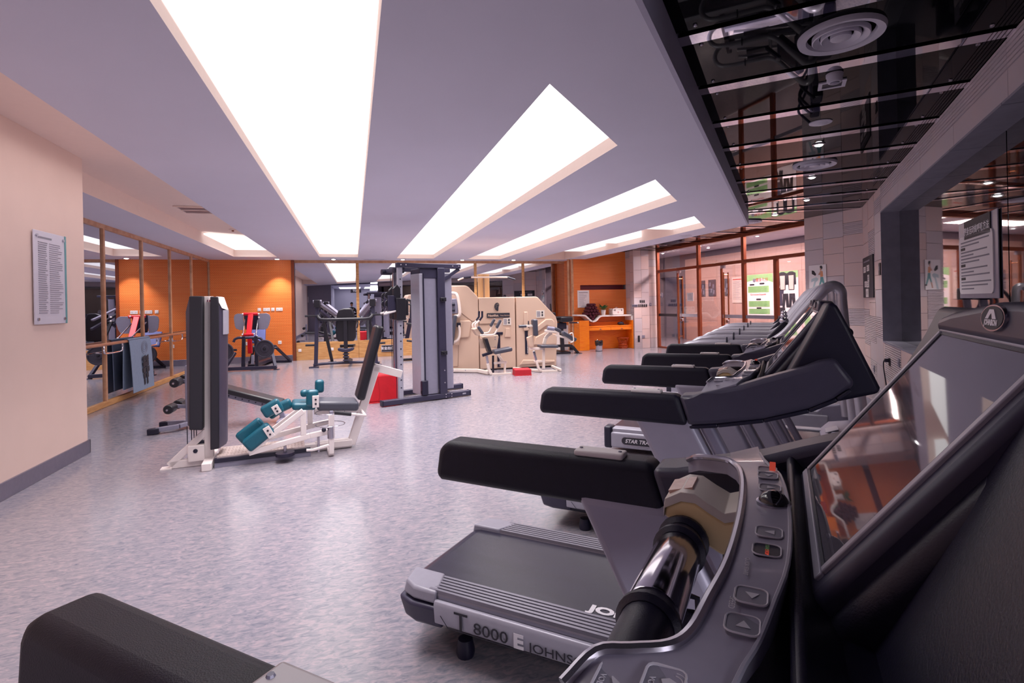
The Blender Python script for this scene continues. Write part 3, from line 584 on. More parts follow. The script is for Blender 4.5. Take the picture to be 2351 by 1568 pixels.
    # hand bar across, chrome pulse grips and the yellowed clip box in its middle
    hb = MB().tube([(-.222, -.34, 1.1), (-.222, .34, 1.1)], .029, 24).build('hand_bar', BLK, t)
    for y0, y1 in ((-.055, .1), (.25, .325)): MB().lathe([(.0305, 0), (.0315, .003), (.0315, y1-y0-.003), (.0305, y1-y0)], (-.222, y0, 1.1), 28, (0, 1, 0)).build('pulse_grip', CHROME, hb)
    for y in (.115, .148, -.075): MB().lathe([(.03, 0), (.036, .006), (.036, .012), (.03, .018)], (-.222, y-.009, 1.1), 24, (0, 1, 0)).build('rubber_ring', BLK, hb)
    wp = [(-.25, 1.128), (-.248, 1.142), (-.225, 1.155), (-.205, 1.155), (-.185, 1.143), (-.165, 1.133), (-.145, 1.14), (-.124, 1.155)]
    tp = [(x, z+.014) for x, z in wp]
    cb = MB().prism(wp + [(-.124, 1.1), (-.17, 1.085), (-.2, 1.1), (-.225, 1.12)], 'y', .155, .24).build('clip_box', YEL, t, .004)
    MB().prism(tp + wp[::-1], 'y', .152, .243).build('clip_box_top', IVORY, cb, .006, 3)
    a, b = Vector((-.246, .118, 1.166)), Vector((-.207, .118, 1.178)); MB().loft([(-.244, .17, 1.158), (-.21, .17, 1.168), (-.21, .225, 1.168), (-.244, .225, 1.158)], [(-.246, .17, 1.163), (-.211, .17, 1.1725), (-.211, .225, 1.1725), (-.246, .225, 1.163)]).build('sticker', STICK, cb)
    MB().bb(-.17, -.12, .16, .235, 1.05, 1.1).build('clip_base', BLK, t, .004)
    MB().bar((-.205, .05, 1.055), (-.2, .045, .985), .03, .014).build('safety_clip', BLKP, t, .004); MB().tube([(-.206, .05, 1.075), (-.19, .055, 1.07), (-.188, .05, 1.03), (-.2, .048, 1.05)], .004, 6).build('clip_loop', BLK, t)
    # tilted screen housing
    D = Vector((.615, 0, .788)).normalized(); N = Vector((-D.z, 0, D.x)); O = Vector((-.072, 0, 1.175))
    P = lambda s, y, n=0: O + D*s + N*n + Vector((0, y, 0))
    def slabp(name, outl, n0, n1, mat, par, bev=0, seg=3): return MB().loft([P(s, y, n0) for s, y in outl], [P(s, y, n1) for s, y in outl]).build(name, mat, par, bev, seg)
    H = [(0, -.1), (0, .265), (.304, .265), (.304, -.1)]
    hs = slabp('screen_housing', [(-.004, -.112), (-.004, .272), (.304, .272), (.304, -.112)], -.05, 0, CHAR, t, .01)
    slabp('housing_shell', [(-.018, -.128), (-.018, .285), (.3, .285), (.3, -.128)], -.12, -.018, BLK, t, .016, 4)
    s0, s1, y0, y1 = .03, .282, -.075, .235
    slabp('screen', [(s0, y0), (s0, y1), (s1, y1), (s1, y0)], -.002, .0015, SCRG, hs)
    for a, b, c, d in ((s0-.014, s0-.004, y0-.014, y1+.014), (s1+.004, s1+.014, y0-.014, y1+.014), (s0-.004, s1+.004, y0-.014, y0-.004), (s0-.004, s1+.004, y1+.004, y1+.014)):
        slabp('bezel', [(a, c), (a, d), (b, d), (b, c)], -.002, .004, GRYL, hs, .0015, 2)
    for a, b, c, d in ((s0-.004, s0, y0-.004, y1+.004), (s1, s1+.004, y0-.004, y1+.004), (s0, s1, y0-.004, y0), (s0, s1, y1, y1+.004)):
        slabp('gasket', [(a, c), (a, d), (b, d), (b, c)], -.002, .0025, BLK, hs)
    # rounded brow above the screen with the maker's oval badge
    O = Vector((.104, 0, 1.4)); D = Vector((.12, 0, .99)).normalized(); N = Vector((-D.z, 0, D.x))
    slabp('brow', [(0, -.1), (0, .265), (.02, .265), (.03, .2), (.043, .06), (.044, -.02), (.038, -.1)], -.045, .004, CHAR, t, .012)
    ov = lambda rs, ry: [(.026+rs*math.cos(2*PI*k/24), .04+ry*math.sin(2*PI*k/24)) for k in range(24)]
    lg = slabp('logo_badge', ov(.0135, .034), .003, .007, SATIN, hs); slabp('badge_face', ov(.0118, .031), .0068, .0075, INK, lg)
    rl = Matrix((Vector((0, -1, 0)), D, N)).transposed().to_euler()
    slabp('emblem', [(.025, .056), (.025, .047), (.0285, .044), (.031, .0395), (.025, .036), (.025, .025), (.0345, .034), (.0345, .046)], .0074, .0082, WINK, lg)
    text('JOHNSON', .0078, WINK, lg, P(.021, .04, .0078), rl, ext=.0002, align='CENTER', bold=.0004)
    cv = [(-.03, 1.145), (.1, 1.395), (.118, 1.437), (.14, 1.43), (.168, 1.367), (.243, 1.188), (.24, 1.172), (.2, 1.16), (.1, 1.13)]
    MB().prism(cv, 'y', -.32, .33).build('head_cover', BLK, t, .02, 3)
    # motor hood between the uprights
    hp = [(.05, .25), (.14, .31), (.3, .345), (.55, .325), (.72, .24), (.76, .12), (.74, .05), (.3, .05), (.1, .2)]
    MB().prism(hp, 'y', -.375, .375).build('motor_hood', CHAR, t, .02, 3)
    return t
BLKGL = pm('gloss_black_knob', '14121c', .08, 0, .02, spec=.9)
STICK = pm('warning_sticker', 'd9b9ac', .25, 0, .2, 60, col2='b98a80')
treadmill('nearest treadmill, its console, lit screen and one black arm filling the photo\u2019s corner', .085, .65)
treadmill('second treadmill from the camera, its grooved deck and side lettering in full view', 0, 2.15)
treadmill('third treadmill from the camera, the last with wide black arms, before the silver-railed ones', .04, 3.52)

# slimmer treadmills with bent silver rails beyond them
def rail_treadmill(label, v0, uc):
    t = thing('treadmill', label, 'treadmill', B(v0, uc), -AB_, 'treadmills with bent silver rails')
    MB().bb(-1.5, .35, -.3, .3, .06, .2).build('deck_frame', BLK, t, .01); MB().prism([(-1.5, .06)] + arc(-1.5, .14, .08, -PI/2, -3*PI/2, 6)[1:] + [(.3, .222), (.3, .21), (-1.5, .2)], 'y', -.25, .25).build('belt', BELT, t, ang=25)
    for s in (-1, 1):
        MB().bb(-1.5, .35, *sorted((s*.255, s*.37)), .19, .235).build('foot_rail', GRYL, t, .008)
        p = MB().bb(-1.56, .4, *sorted((s*.35, s*.385)), .05, .2).build('side_panel', GRYL, t, .02, 3); MB().bb(-1.58, -1.5, *sorted((s*.26, s*.39)), .04, .25).build('end_cap', BLK, t, .02, 3)
        if s < 0:
            b = MB().prism(rrect(.34, .085, .042, 6, -1.24, .125), 'y', -.39, -.384).build('badge', SATIN, p); MB().prism(rrect(.325, .07, .035, 6, -1.24, .125), 'y', -.392, -.386).build('badge_face', INK, b)
            text('STAR TRAC', .05, WINK, b, (-1.24, -.3925, .125), (PI/2, 0, 0), align='CENTER', shear=.25, bold=.001)
        y = s*.36
        up = [(-.25, y, .74), (-.7, y, .74)] + [(x, y, z) for x, z in arc(-.72, .9, .16, -PI/2, -3*PI/2, 8)] + [(-.6, y, 1.07), (-.22, y, 1.07), (-.12, y, 1.08)]
        up += [(x, y, z) for x, z in ((-.0, 1.16), (.12, 1.31), (.24, 1.45), (.31, 1.53))] + [(.37, y*.98, 1.545), (.41, y*.96, 1.5), (.415, y*.95, 1.4), (.44, y*.95, 1.1), (.52, y, .7), (.56, y, .2)]
        rr = [.031 if q.x < .1 else .031+.012*min(1, (q.x-.1)/.15) for q in smooth_path(up, 4)]
        r = MB().tube(smooth_path(up, 4), .031, 14, rr=rr).build('hand_rail', SILV, t); MB().tube([(-.45, y-.034, 1.03), (-.45, y-.04, 1.07), (-.45, y-.015, 1.11), (-.45, y, 1.12)], .007, 6).build('clip', BLK, t)
    MB().tube([(-.1, -.36, 1.02), (-.1, .36, 1.02)], .022, 12).build('hand_bar', SILV, t)
    MB().bar((-.16, .05, 1.04), (.02, .05, 1.24), .06, .05).build('pulse_grip_post', BLK, t, .012); MB().ball((.0, .05, 1.25), .04, (1, .8, .8)).build('grip_head', CHROME, t)
    MB().loft([(-.02, -.3, 1.1), (-.02, .3, 1.1), (.05, .3, 1.05), (.05, -.3, 1.05)], [(.25, -.3, 1.42), (.25, .3, 1.42), (.33, .3, 1.38), (.33, -.3, 1.38)]).build('console', CHAR, t, .015, 3)
    MB().loft([(.02, -.25, 1.153), (.02, .25, 1.153), (.025, .25, 1.148), (.025, -.25, 1.148)], [(.21, -.25, 1.378), (.21, .25, 1.378), (.215, .25, 1.373), (.215, -.25, 1.373)]).build('display', SCRG, t)
    MB().prism([(.25, .2), (.35, .3), (.6, .34), (.85, .3), (.92, .2), (.9, .05), (.3, .05)], 'y', -.37, .37).build('motor_hood', GRYM, t, .02, 3)
    q = MB().loft([(.3, -.08, .292), (.3, .08, .292), (.4, .08, .327), (.4, -.08, .327)], [(.3, -.08, .285), (.3, .08, .285), (.4, .08, .32), (.4, -.08, .32)]).build('hood_badge', GRYL, t, .003)
    return t
for i, (uc, l) in enumerate(((5.36, 'nearest of the three silver-railed treadmills, just behind the wide-armed ones'), (6.9, 'middle of the three silver-railed treadmills'), (8.43, 'farthest of the three silver-railed treadmills, next to the elliptical trainers'))):
    rail_treadmill(l, 0, uc)
# elliptical trainers at the end of the row
def elliptical(label, v0, uc):
    t = thing('elliptical_trainer', label, 'elliptical trainer', B(v0, uc), -AB_, 'elliptical trainers')
    MB().bb(-.9, .7, -.06, .06, .03, .12).build('base_beam', GRYM, t, .01); MB().bb(-.95, -.87, -.3, .3, 0, .08).build('rear_foot', BLK, t, .01); MB().bb(.6, .7, -.3, .3, 0, .08).build('front_foot', BLK, t, .01)
    MB().bb(.15, .7, -.14, .14, .1, .62).build('drive_cover', CHAR, t, .05, 4); MB().bar((.35, 0, .55), (.42, 0, 1.45), .09, .07).build('mast', GRYM, t, .01)
    MB().bb(.36, .5, -.16, .16, 1.38, 1.56).build('console', BLK, t, .02)
    for s in (-1, 1):
        MB().tube(smooth_path([(.4, s*.2, .75), (.3, s*.24, 1.1), (.2, s*.26, 1.3), (.22, s*.26, 1.42), (.38, s*.27, 1.62)], 4), .021, 10).build('swing_arm', BLK, t)
        MB().bar((-.75, s*.15, .24), (.4, s*.16, .42), .04, .05).build('pedal_arm', SILV, t, .006); MB().bb(-.6, -.22, s*.15-.07, s*.15+.07, .3, .34).build('pedal', BLK, t, .015)
    return t
elliptical('black-armed elliptical trainer behind the silver-railed treadmills, the nearer of two', .1, 9.6); elliptical('black-armed elliptical trainer next to the stone wall, the farther of two', .1, 10.35)
# ------------------------------------------------------------------ weight machines
def pad(name, p, q, w, t, mat, par, up=(0, 1, 0), bev=.022):  # cushion along p-q; w across 'up', t thick
    return MB().bar(p, q, t, w, up).build(name, mat, par, bev, 4)
def bolts(pts, par, d=(0, -1, 0), r=.008, mat=None):
    for p in pts: MB().lathe([(r, 0), (r, .005), (r*.5, .008)], p, 8, d).build('bolt', mat or SATIN, par)
# white hip machine with teal pads
t = thing('hip_machine', 'white seated hip machine with teal pads and a black weight tower', 'exercise machine', (-1.69, 5.59, 0), .113)
MB().bar([(0.384,0,1.586),(0.355,0,0.008)][0], (.36, 0, .04), .078, .06, (0, 1, 0)).build('post', WHT, t, .006)
a = [(0.243,1.588),(0.35,1.586),(0.328,0.352),(0.221,0.367),(0.194,1.443),(0.191,0.388),(0.194,1.225)]
MB().loft([(x, -.15, z) for x, z in a[:4]], [(x, .16, z) for x, z in a[:4]]).build('weight_shroud', SHROUD, t, .008)
MB().loft([(a[0][0], -.14, a[0][1]-.01), (a[0][0], -.14, a[3][1]), (a[5][0], -.02, a[5][1]), (a[4][0], -.02, a[4][1])], [(a[0][0], .15, a[0][1]-.01), (a[0][0], .15, a[3][1]), (a[5][0], .08, a[5][1]), (a[4][0], .08, a[4][1])]).build('shroud_side', CHAR, t, .004)
b = [(0.411,1.58),(0.473,1.579),(0.482,1.499),(0.457,0.167),(0.386,0.162),(0.503,1.576),(0.537,1.452),(0.533,1.222),(0.508,0.181)]
MB().loft([(x, -.15, z) for x, z in b[:5]], [(x, .16, z) for x, z in b[:5]]).build('weight_shroud', SHROUD, t, .008)
MB().loft([(b[2][0], -.145, b[2][1]), (b[3][0], -.145, b[3][1]), (b[8][0], -.04, b[8][1]), (b[7][0], -.04, b[6][1])], [(b[2][0], .15, b[2][1]), (b[3][0], .15, b[3][1]), (b[8][0], .1, b[8][1]), (b[7][0], .1, b[6][1])]).build('shroud_side', CHAR, t, .004)
MB().loft([(b[1][0]-.02, -.13, b[1][1]+.003), (b[5][0], -.06, b[5][1]+.003), (b[6][0], -.05, b[6][1]), (b[2][0]+.02, -.13, b[6][1]+.02)], [(b[1][0]-.02, .14, b[1][1]+.003), (b[5][0], .08, b[5][1]+.003), (b[6][0]+.003, .08, b[6][1]), (b[2][0]+.02, .14, b[6][1]+.02)]).build('shroud_cap', WHT, t, .004)
MB().loft([(b[6][0], -.055, b[6][1]), (b[7][0], -.055, b[7][1]), (b[7][0]-.03, -.1, b[7][1]), (b[6][0]-.03, -.1, b[6][1])], [(b[6][0]+.004, .08, b[6][1]), (b[7][0]+.004, .08, b[7][1]), (b[7][0], .1, b[7][1]), (b[6][0], .1, b[6][1])]).build('cap_side', GRYL, t, .003)
fl = MB().bar(*[(0.389,-0.052,1.577),(0.389,-0.052,1.532)], .006, .06, (0, 1, 0)).build('sticker', WHT, t); p0 = fl
for i, (z0, m_) in enumerate(((.0, RINK), (.012, BLUEP), (.024, RINK))): MB().bar(*[(x, -.057, z-.012-z0*.5) for x, y, z in [(0.374,-0.052,1.562),(0.403,-0.052,1.562)]], .003, .006, (0, 0, 1)).build('printed_stripe', m_, fl)
MB().bar(*[(0.037,0,0.029),(0.341,0,0.315)], .06, .05, (0, 1, 0)).build('brace', WHT, t, .005); MB().bar((.04, 0, .035), (.36, 0, .035), .07, .05, (0, 1, 0)).build('base_bar', WHT, t, .005); MB().bb(-.03, .06, -.05, .05, 0, .012).build('floor_plate', WHT, t)
MB().bb(.325, .405, -.26, .3, 0, .07).build('cross_foot', WHT, t, .006)
pb = MB().bb(.19, .33, -.06, .04, .05, .2).build('pulley_bracket', WHT, t, .008); MB().disc((.26, .03, .16), .085, .035, (0, -1, 0)).build('pulley', BLK, pb); bolts([(.255, -.06, .15)], pb, r=.02, mat=BLK)
for x in (.18, .215, .235, .255): MB().cyl((x, .02, .14), (x, .02, a[2][1]+.02), .004, 6).build('cable', BLK, t)
# tread plate on its dark rails
tp = MB().loft([(.44, -.17, .085), (1.2, -.17, .085), (1.2, .2, .085), (.44, .2, .085)], [(.44, -.17, .1), (1.2, -.17, .1), (1.2, .2, .1), (.44, .2, .1)])
for i in range(24):
    for j in range(8): x, y = .46+.031*i, -.15+.044*j; tp.bar((x-.008, y-.008*(1 if (i+j) % 2 else -1), .101), (x+.008, y+.008*(1 if (i+j) % 2 else -1), .101), .004, .004)
tp.build('tread_plate', PLATE, t, smooth=False)
MB().bb(.42, 1.25, -.19, -.15, .045, .085).build('platform_edge', BLK, t, .004); MB().bb(.42, 1.66, -.05, .03, .02, .085).build('base_rail', WHT, t, .006); MB().bb(.42, 1.25, -.18, -.05, .0, .045).build('rail_channel', GRYM, t)
MB().path([(1.3, 0, .05), (1.655, 0, .05)], .09, .07, (0, 1, 0)).build('rear_foot', WHT, t, .006)
sf = [(1.651,0,0.029),(1.924,0,0.828)]
MB().bar(*sf, .085, .06, (0, 1, 0)).build('seat_frame', WHT, t, .006); MB().bar(*[(1.899,0,0.817),(2.191,0,0.72)], .08, .06, (0, 1, 0)).build('top_bar', WHT, t, .005)
MB().bar(*[(1.296,0,0.407),(1.743,0,0.388)], .06, .06, (0, 1, 0)).build('seat_rail', WHT, t, .005)
pad('backrest', *[(1.743,0,0.495),(1.96,0,1.253)], .27, .085, BVIN, t, bev=.03)
s_ = [(1.321,0,0.481),(1.72,0,0.441)]; pad('seat', s_[0], s_[1], .34, .095, SVIN, t, bev=.03)
s_ = [(1.09,0,0.493),(1.309,0,0.475)]; pad('seat_front', s_[0], s_[1], .3, .07, TEAL, t, bev=.026)
for nm, pts, y, w, th in (('calf_pad', [(0.687,0.176),(0.902,0.342)], -.24, .1, .13), ('calf_pad', [(0.618,0.219),(0.826,0.373)], -.1, .09, .12),
    ('thigh_pad', [(0.832,0.466),(0.989,0.553)], -.2, .09, .12), ('thigh_pad', [(0.969,0.46),(1.086,0.51)], .05, .1, .1), ('thigh_pad', [(0.884,0.404),(1.008,0.485)], -.08, .08, .07),
    ('knee_pad', [(1.268,0.501),(1.276,0.658)], -.22, .09, .11), ('knee_pad', [(1.362,0.561),(1.365,0.697)], .2, .09, .09), ('knee_pad', [(1.169,0.604),(1.242,0.607)], -.05, .09, .07)):
    (x0, z0), (x1, z1) = pts; pad(nm, (x0, y, z0), (x1, y, z1), w, th, TEAL, t, bev=.028)
for y, seg in ((-.3, [(0.858,-0.3,0.353),(0.912,-0.3,0.252)]), (-.255, [(0.932,-0.255,0.539),(0.972,-0.255,0.462)]), (-.28, [(1.3,-0.28,0.607),(1.3,-0.28,0.491)])):
    k = MB().bar(*seg, .06, .012, (0, 1, 0)).build('pad_bracket', WHT, t, .003); c0 = (Vector(seg[0])+Vector(seg[1]))/2; d0 = (Vector(seg[1])-Vector(seg[0]))*.18
    bolts([tuple(c0+d0+Vector((0, -.008, 0))), tuple(c0-d0+Vector((0, -.008, 0)))], k, r=.01, mat=BLK)
for y in (-.25, .25):
    o = 0 if y < 0 else .08
    pth = [(0.711,0.12),(1.243,0.219),(1.413,0.24)]; MB().path([(x+o, y, z) for x, z in pth], .05, .04, (0, 1, 0)).build('leg_arm', WHT, t, .004)
    pth = [(0.711,0.126),(1.188,0.468)]; MB().path([(x+o, y*1.02, z) for x, z in pth], .05, .035, (0, 1, 0)).build('leg_arm_diagonal', WHT, t, .004)
    pth = [(1.188,0.468),(1.186,0.232)]; MB().path([(x+o, y, z) for x, z in pth], .05, .04, (0, 1, 0)).build('leg_arm_strut', WHT, t, .004)
cl = [(1.442,-0.28,0.413),(1.435,-0.28,0.028)]
pc = MB().bar(*cl, .05, .05, (0, 1, 0)).build('pivot_column', WHT, t, .005); MB().cyl((cl[1][0], -.28, .18), (cl[1][0], -.28, .3), .034, 14).build('bearing', SATIN, pc); MB().cyl((cl[0][0], -.28, cl[0][2]-.01), (cl[0][0], -.28, cl[0][2]+.03), .018, 10).build('cap', GRYM, pc)
MB().bar((cl[1][0], -.28, .02), (cl[1][0], 0, .02), .05, .03).build('column_foot', WHT, t, .004)
h = [(1.759,-0.33,0.376),(1.623,-0.33,0.404),(1.467,-0.33,0.435)]
hd = MB().tube([(h[0][0], 0, h[0][2]), h[0], h[1]], .013, 10).build('side_handle', WHT, t); MB().tube([h[1], h[2]], .02, 12).build('grip', BVIN, hd)
for zc, x in ((.3, .0), (.42, .0)):
    MB().tube([(cl[1][0]+.0+.14*math.cos(q), -.2+.14*math.sin(q), zc) for q in [2*PI*k/16 for k in range(16)]], .004, 5, True).build('cam_ring', SATIN, t)
MB().path([(1.205,-0.36,0.11),(1.263,-0.36,0.105),(1.409,-0.36,0.134)], .03, .02).build('release_lever', WHT, t, .003); MB().disc((1.02, -.26, .06), .085, .03).build('pulley_disc', BLK, t); MB().cyl((1.02, -.26, .08), (1.02, -.26, .15), .015, 8).build('pulley_axle', SATIN, t)
MB().ball((1.369,-0.3,0.271), .022).build('pin_knob', BLK, t); MB().cyl((1.32, -.25, .05), (1.32, -.25, .24), .012, 8).build('link_rod', SATIN, t)

# grey sit-up bench behind it
t = thing('situp_bench', 'grey sit-up bench with foam rollers, half hidden behind the black weight tower', 'bench', (-2.25, 7.42, 0))
bp = [(0.663,0,0.475),(1.356,0,0.236)]
pad('bench_pad', bp[0], bp[1], .3, .07, BVIN, t); MB().bar(Vector(bp[0])-Vector((0, 0, .075)), Vector(bp[1])-Vector((0, 0, .075)), .06, .06, (0, 1, 0)).build('spine', GRYM, t, .005)
for k in range(8): q = Vector(bp[0]).lerp(Vector(bp[1]), .1+.11*k) - Vector((0, .032, .075)); MB().disc(q, .009, .003, (0, -1, 0), 10).build('adjust_hole', BLK, t)
MB().path([(.28, 0, .78), (.28, 0, .06)], .06, .07).build('upright', GRYM, t, .005)
for s in (-1, 1):
    MB().path([(.28, 0, .07), (.2, s*.12, .06), (-.02, s*.2, .05)], .055, .05).build('splayed_foot', GRYM, t, .005); MB().bar((-.1, s*.21, .035), (.02, s*.2, .04), .075, .07).build('rubber_foot', BLK, t, .01)
MB().path([(1.3, 0, .22), (1.36, 0, .03)], .06, .06).build('rear_leg', GRYM, t, .005); MB().bb(1.3, 1.42, -.25, .25, 0, .05).build('rear_foot', GRYM, t, .008)
for x, z in ((.13, .29), (.2, .6)):
    MB().bar((.28, 0, z-.02), (x, 0, z), .04, .04).build('roller_arm', GRYM, t, .004); MB().cyl((x, -.3, z), (x, .3, z), .012, 10).build('roller_axle', SATIN, t)
    for s in (-1, 1): MB().lathe([(.045, 0), (.055, .01), (.055, .17), (.045, .18)], (x, s*.08 if s > 0 else -.26, z), 18, (0, 1, 0)).build('foam_roller', BVIN, t)

# red leg press by the orange wall
t = thing('leg_press', 'leg press with a red T-shaped carriage and loaded plates by the orange wall', 'exercise machine', (-2.2, 13.87, 0), -.12)
X0 = -.19
MB().bb(X0-.62, X0+.6, -.04, .04, .02, .1).build('front_beam', CHAR, t, .006)
for s in (-1, 1):
    MB().bar((X0+s*.58, 0, .04), (X0+s*.42, .3, .42), .07, .06).build('front_leg', CHAR, t, .006); MB().bb(X0+s*.6-.06, X0+s*.6+.06, -.06, .06, 0, .014).build('floor_plate', CHAR, t)
    MB().bar((X0+s*.155, .02, .05), (X0+s*.135, .05, .82), .075, .06, (0, 1, 0)).build('column', BLK, t, .006)
    MB().cyl(*(((-0.367,0.12,0.879), (-0.523,0.8,1.203)) if s < 0 else ((-0.075,0.12,0.822), (-0.223,0.8,1.182))), .016, 10).build('guide_rod', SATIN, t)
    for q in ([(-0.407,0.1,0.806),(-0.357,0.1,1.354),(-0.374,0.1,0.862)] if s < 0 else [(-0.045,0.1,0.807),(0.003,0.1,1.351),(-0.112,0.1,0.869),(0.007,0.1,1.263)]): MB().ball(q, .02).build('end_knob', PLAS, t)
    MB().bar((X0+s*.5, 1.75, .05), (X0+s*.25, 1.2, .5), .06, .06).build('rear_leg', BLK, t, .006)
    MB().cyl((X0+s*.3, .05, .5), (X0+s*.62, .05, .52), .025, 10).build('storage_peg', BLK, t)
fp = [(-0.786,0.8,1.253),(-0.761,0.8,1.334),(-0.696,0.8,1.362),(-0.555,0.8,1.359),(-0.563,0.8,0.945),(-0.657,0.8,0.948),(-0.739,0.8,0.988),(-0.767,0.8,1.064)]; MB().loft(fp, [(x, y+.02, z) for x, y, z in fp]).build('foot_plate', GRYM, t, .004)
fp = [(-0.207,0.8,1.35),(-0.01,0.8,1.359),(0.061,0.8,1.321),(0.086,0.8,1.232),(0.044,0.8,1.055),(0,0.8,0.967),(-0.078,0.8,0.946),(-0.214,0.8,0.948)]; MB().loft(fp, [(x, y+.02, z) for x, y, z in fp]).build('foot_plate', GRYM, t, .004)
fp = [(-0.574,0.86,1.373),(-0.223,0.86,1.365),(-0.226,0.86,0.945),(-0.534,0.86,0.954)]; MB().loft(fp, [(x, y+.03, z) for x, y, z in fp]).build('centre_plate', BLK, t, .004)
rd = MB().bar((-0.352,0.7,1.333), (-0.307,0.35,0.835), .12, .05, (0, 1, 0)).build('carriage_beam', REDP, t, .008)
MB().cyl(*[(-0.531,0.72,1.347),(-0.188,0.72,1.344)], .04, 14).build('upper_crossbar', REDP, t); MB().cyl(*[(-0.423,0.3,0.841),(-0.181,0.3,0.846)], .036, 14).build('lower_crossbar', REDP, t)
MB().bar((-0.27,0.3,0.8), (-0.267,0.3,0.385), .1, .06, (0, 1, 0)).build('red_column', REDP, t, .008); MB().bar((X0, .2, .08), (X0, .25, .35), .06, .06).build('stop_post', GRYM, t, .005)
MB().tube(smooth_path([(-0.563,0.06,0.691),(-0.529,0.06,0.756),(-0.45,0.06,0.789),(-0.339,0.06,0.786),(-0.182,0.06,0.784),(-0.048,0.06,0.78),(0.042,0.06,0.762),(0.092,0.06,0.706)], 3), .03, 10).build('bumper_tube', CHAR, t)
pad('seat_pad', (-0.451,1.5,0.578), (-0.488,1.7,0.943), .42, .08, BLUEV, t, up=(1, 0, 0))
MB().bb(X0-.08, X0+.08, .1, 1.8, .06, .14).build('base_beam', BLK, t, .006); MB().bb(X0-.55, X0+.55, 1.7, 1.78, 0, .07).build('rear_foot', BLK, t, .006)
MB().bar((X0, .3, .75), (X0+.02, 1.7, .3), .07, .07).build('lower_frame', BLK, t, .006)
def plate(p, label, r=.21, th=.05, axis=(0, -1, 0), rz=0):
    t = thing('weight_plate', label, 'weight plate', p, rz, 'weight plates')
    MB().lathe([(.03, 0), (r*.97, 0), (r, .012), (r, th-.012), (r*.97, th), (r*.86, th), (r*.82, th-.014), (r*.42, th-.014), (r*.38, th), (.035, th), (.03, th-.01)], (0, 0, 0), 32, axis).build('disc', RUBB, t)
    MB().lathe([(.028, -.03), (.028, th+.02), (.02, th+.024)], (0, 0, 0), 14, axis).build('hub', DKM, t); return t
ca, sa = math.cos(-.12), math.sin(-.12)
lp = lambda x, y, z: (-2.2 + x*ca - y*sa, 13.87 + x*sa + y*ca, z)
plate(lp(.185, -.1, .518), 'large rubber plate on the right side of the leg press, fully seen', .215, .06, rz=-.12); plate(lp(-.706, -.13, .49), 'rubber plate on the left side of the leg press, cut by the black tower', .205, .06, rz=.0)

# dark plate-loaded chest press in front of the mirror
t = thing('chest_press', 'charcoal chest press with a tall pad and side pegs, in front of the mirror', 'exercise machine', (-.23, 13.74, 0), -.11)
for s in (-1, 1):
    cx = .04
    MB().bar((cx+s*.72, 0, .04), (cx+s*.66, .05, 1.62), .085, .07, (0, 1, 0)).build('front_post', CHAR, t, .006); MB().bar((cx+s*.5, 1.1, .04), (cx+s*.6, .35, 1.2), .075, .06, (0, 1, 0)).build('rear_post', DKM, t, .006)
    MB().bar((cx+s*.66, .05, 1.6), (cx+s*.3, .7, 1.25), .12, .05, (0, 0, 1)).build('lever_plate', GRYM, t, .006); MB().bar((cx+s*.62, .1, 1.4), (cx+s*.3, .75, 1.0), .1, .06).build('lever_arm', CHAR, t, .006)
    MB().bb(cx+s*.66-.07, cx+s*.66+.07, -.05, .14, 1.48, 1.66).build('pivot_block', DKM, t, .012); MB().cyl((cx+s*.66-.1, .04, 1.62), (cx+s*.66+.1, .04, 1.62), .04, 14).build('pivot_tube', GRYM, t)
    MB().bar((cx+s*.6, .4, 1.15), (cx+s*.66, .1, .95), .05, .05).build('link', CHAR, t, .004); MB().bar((cx+s*.62, .3, 1.1), (cx+s*.63, .05, 1.3), .05, .05).build('link', CHAR, t, .004)
    for z in (1.265, .85, .55): MB().cyl((cx+s*.68, .02, z), (cx+s*.95, .0, z+.005), .026, 12).build('plate_peg', DKM, t)
    MB().tube(smooth_path([(cx+s*.26, .2, 1.13), (cx+s*.3, -.05, 1.1), (cx+s*.3, -.12, 1.02), (cx+s*.28, -.1, .95)], 3), .018, 8).build('press_handle', DKM, t)
    MB().bb(cx+s*.75-.12, cx+s*.75+.1, -.08, .05, 0, .03).build('floor_plate', CHAR, t, .006); MB().bb(cx+s*.5-.1, cx+s*.5+.1, 1.05, 1.2, 0, .03).build('rear_plate', CHAR, t, .006)
MB().tube(smooth_path([(-.74, 0, .06), (-.5, .04, .085), (.04, .08, .09), (.6, .04, .085), (.84, 0, .06)], 4), .035, 10).build('base_tube', CHAR, t)
MB().tube(smooth_path([(-.62, .04, 1.28), (-.57, -.02, 1.2), (-.45, -.05, 1.17), (.04, -.05, 1.17), (.53, -.05, 1.17), (.65, -.02, 1.2), (.7, .04, 1.28)], 4), .04, 10).build('front_cross_tube', DKM, t)
MB().prism([(-.15, .62), (-.2, .72), (-.2, 1.0), (-.17, 1.28), (-.13, 1.4), (0, 1.44), (.17, 1.44), (.21, 1.4), (.25, 1.28), (.28, 1.0), (.28, .72), (.23, .62)], 'y', .02, .1).build('backrest', BVIN, t, .03, 4)
MB().bar((.04, -.03, .08), (.04, -.03, 1.2), .09, .07, (0, 1, 0)).build('centre_post', DKM, t, .006); MB().bar((.04, 0, .2), (.04, 1.05, .05), .07, .07).build('spine', DKM, t, .006)
MB().prism([(-.14, .4), (-.15, .46), (-.1, .47), (.04, .44), (.18, .47), (.23, .46), (.22, .4), (.1, .36), (-.02, .36)], 'y', -.1, .12).build('seat_bracket', CHAR, t, .015); pad('seat', (.04, .15, .5), (.04, .55, .48), .34, .07, BVIN, t, up=(1, 0, 0))
for z in (.16, .24, .31): MB().bb(-.03, .11, -.085, .03, z-.015, z+.015).build('collar', CHAR, t, .004)

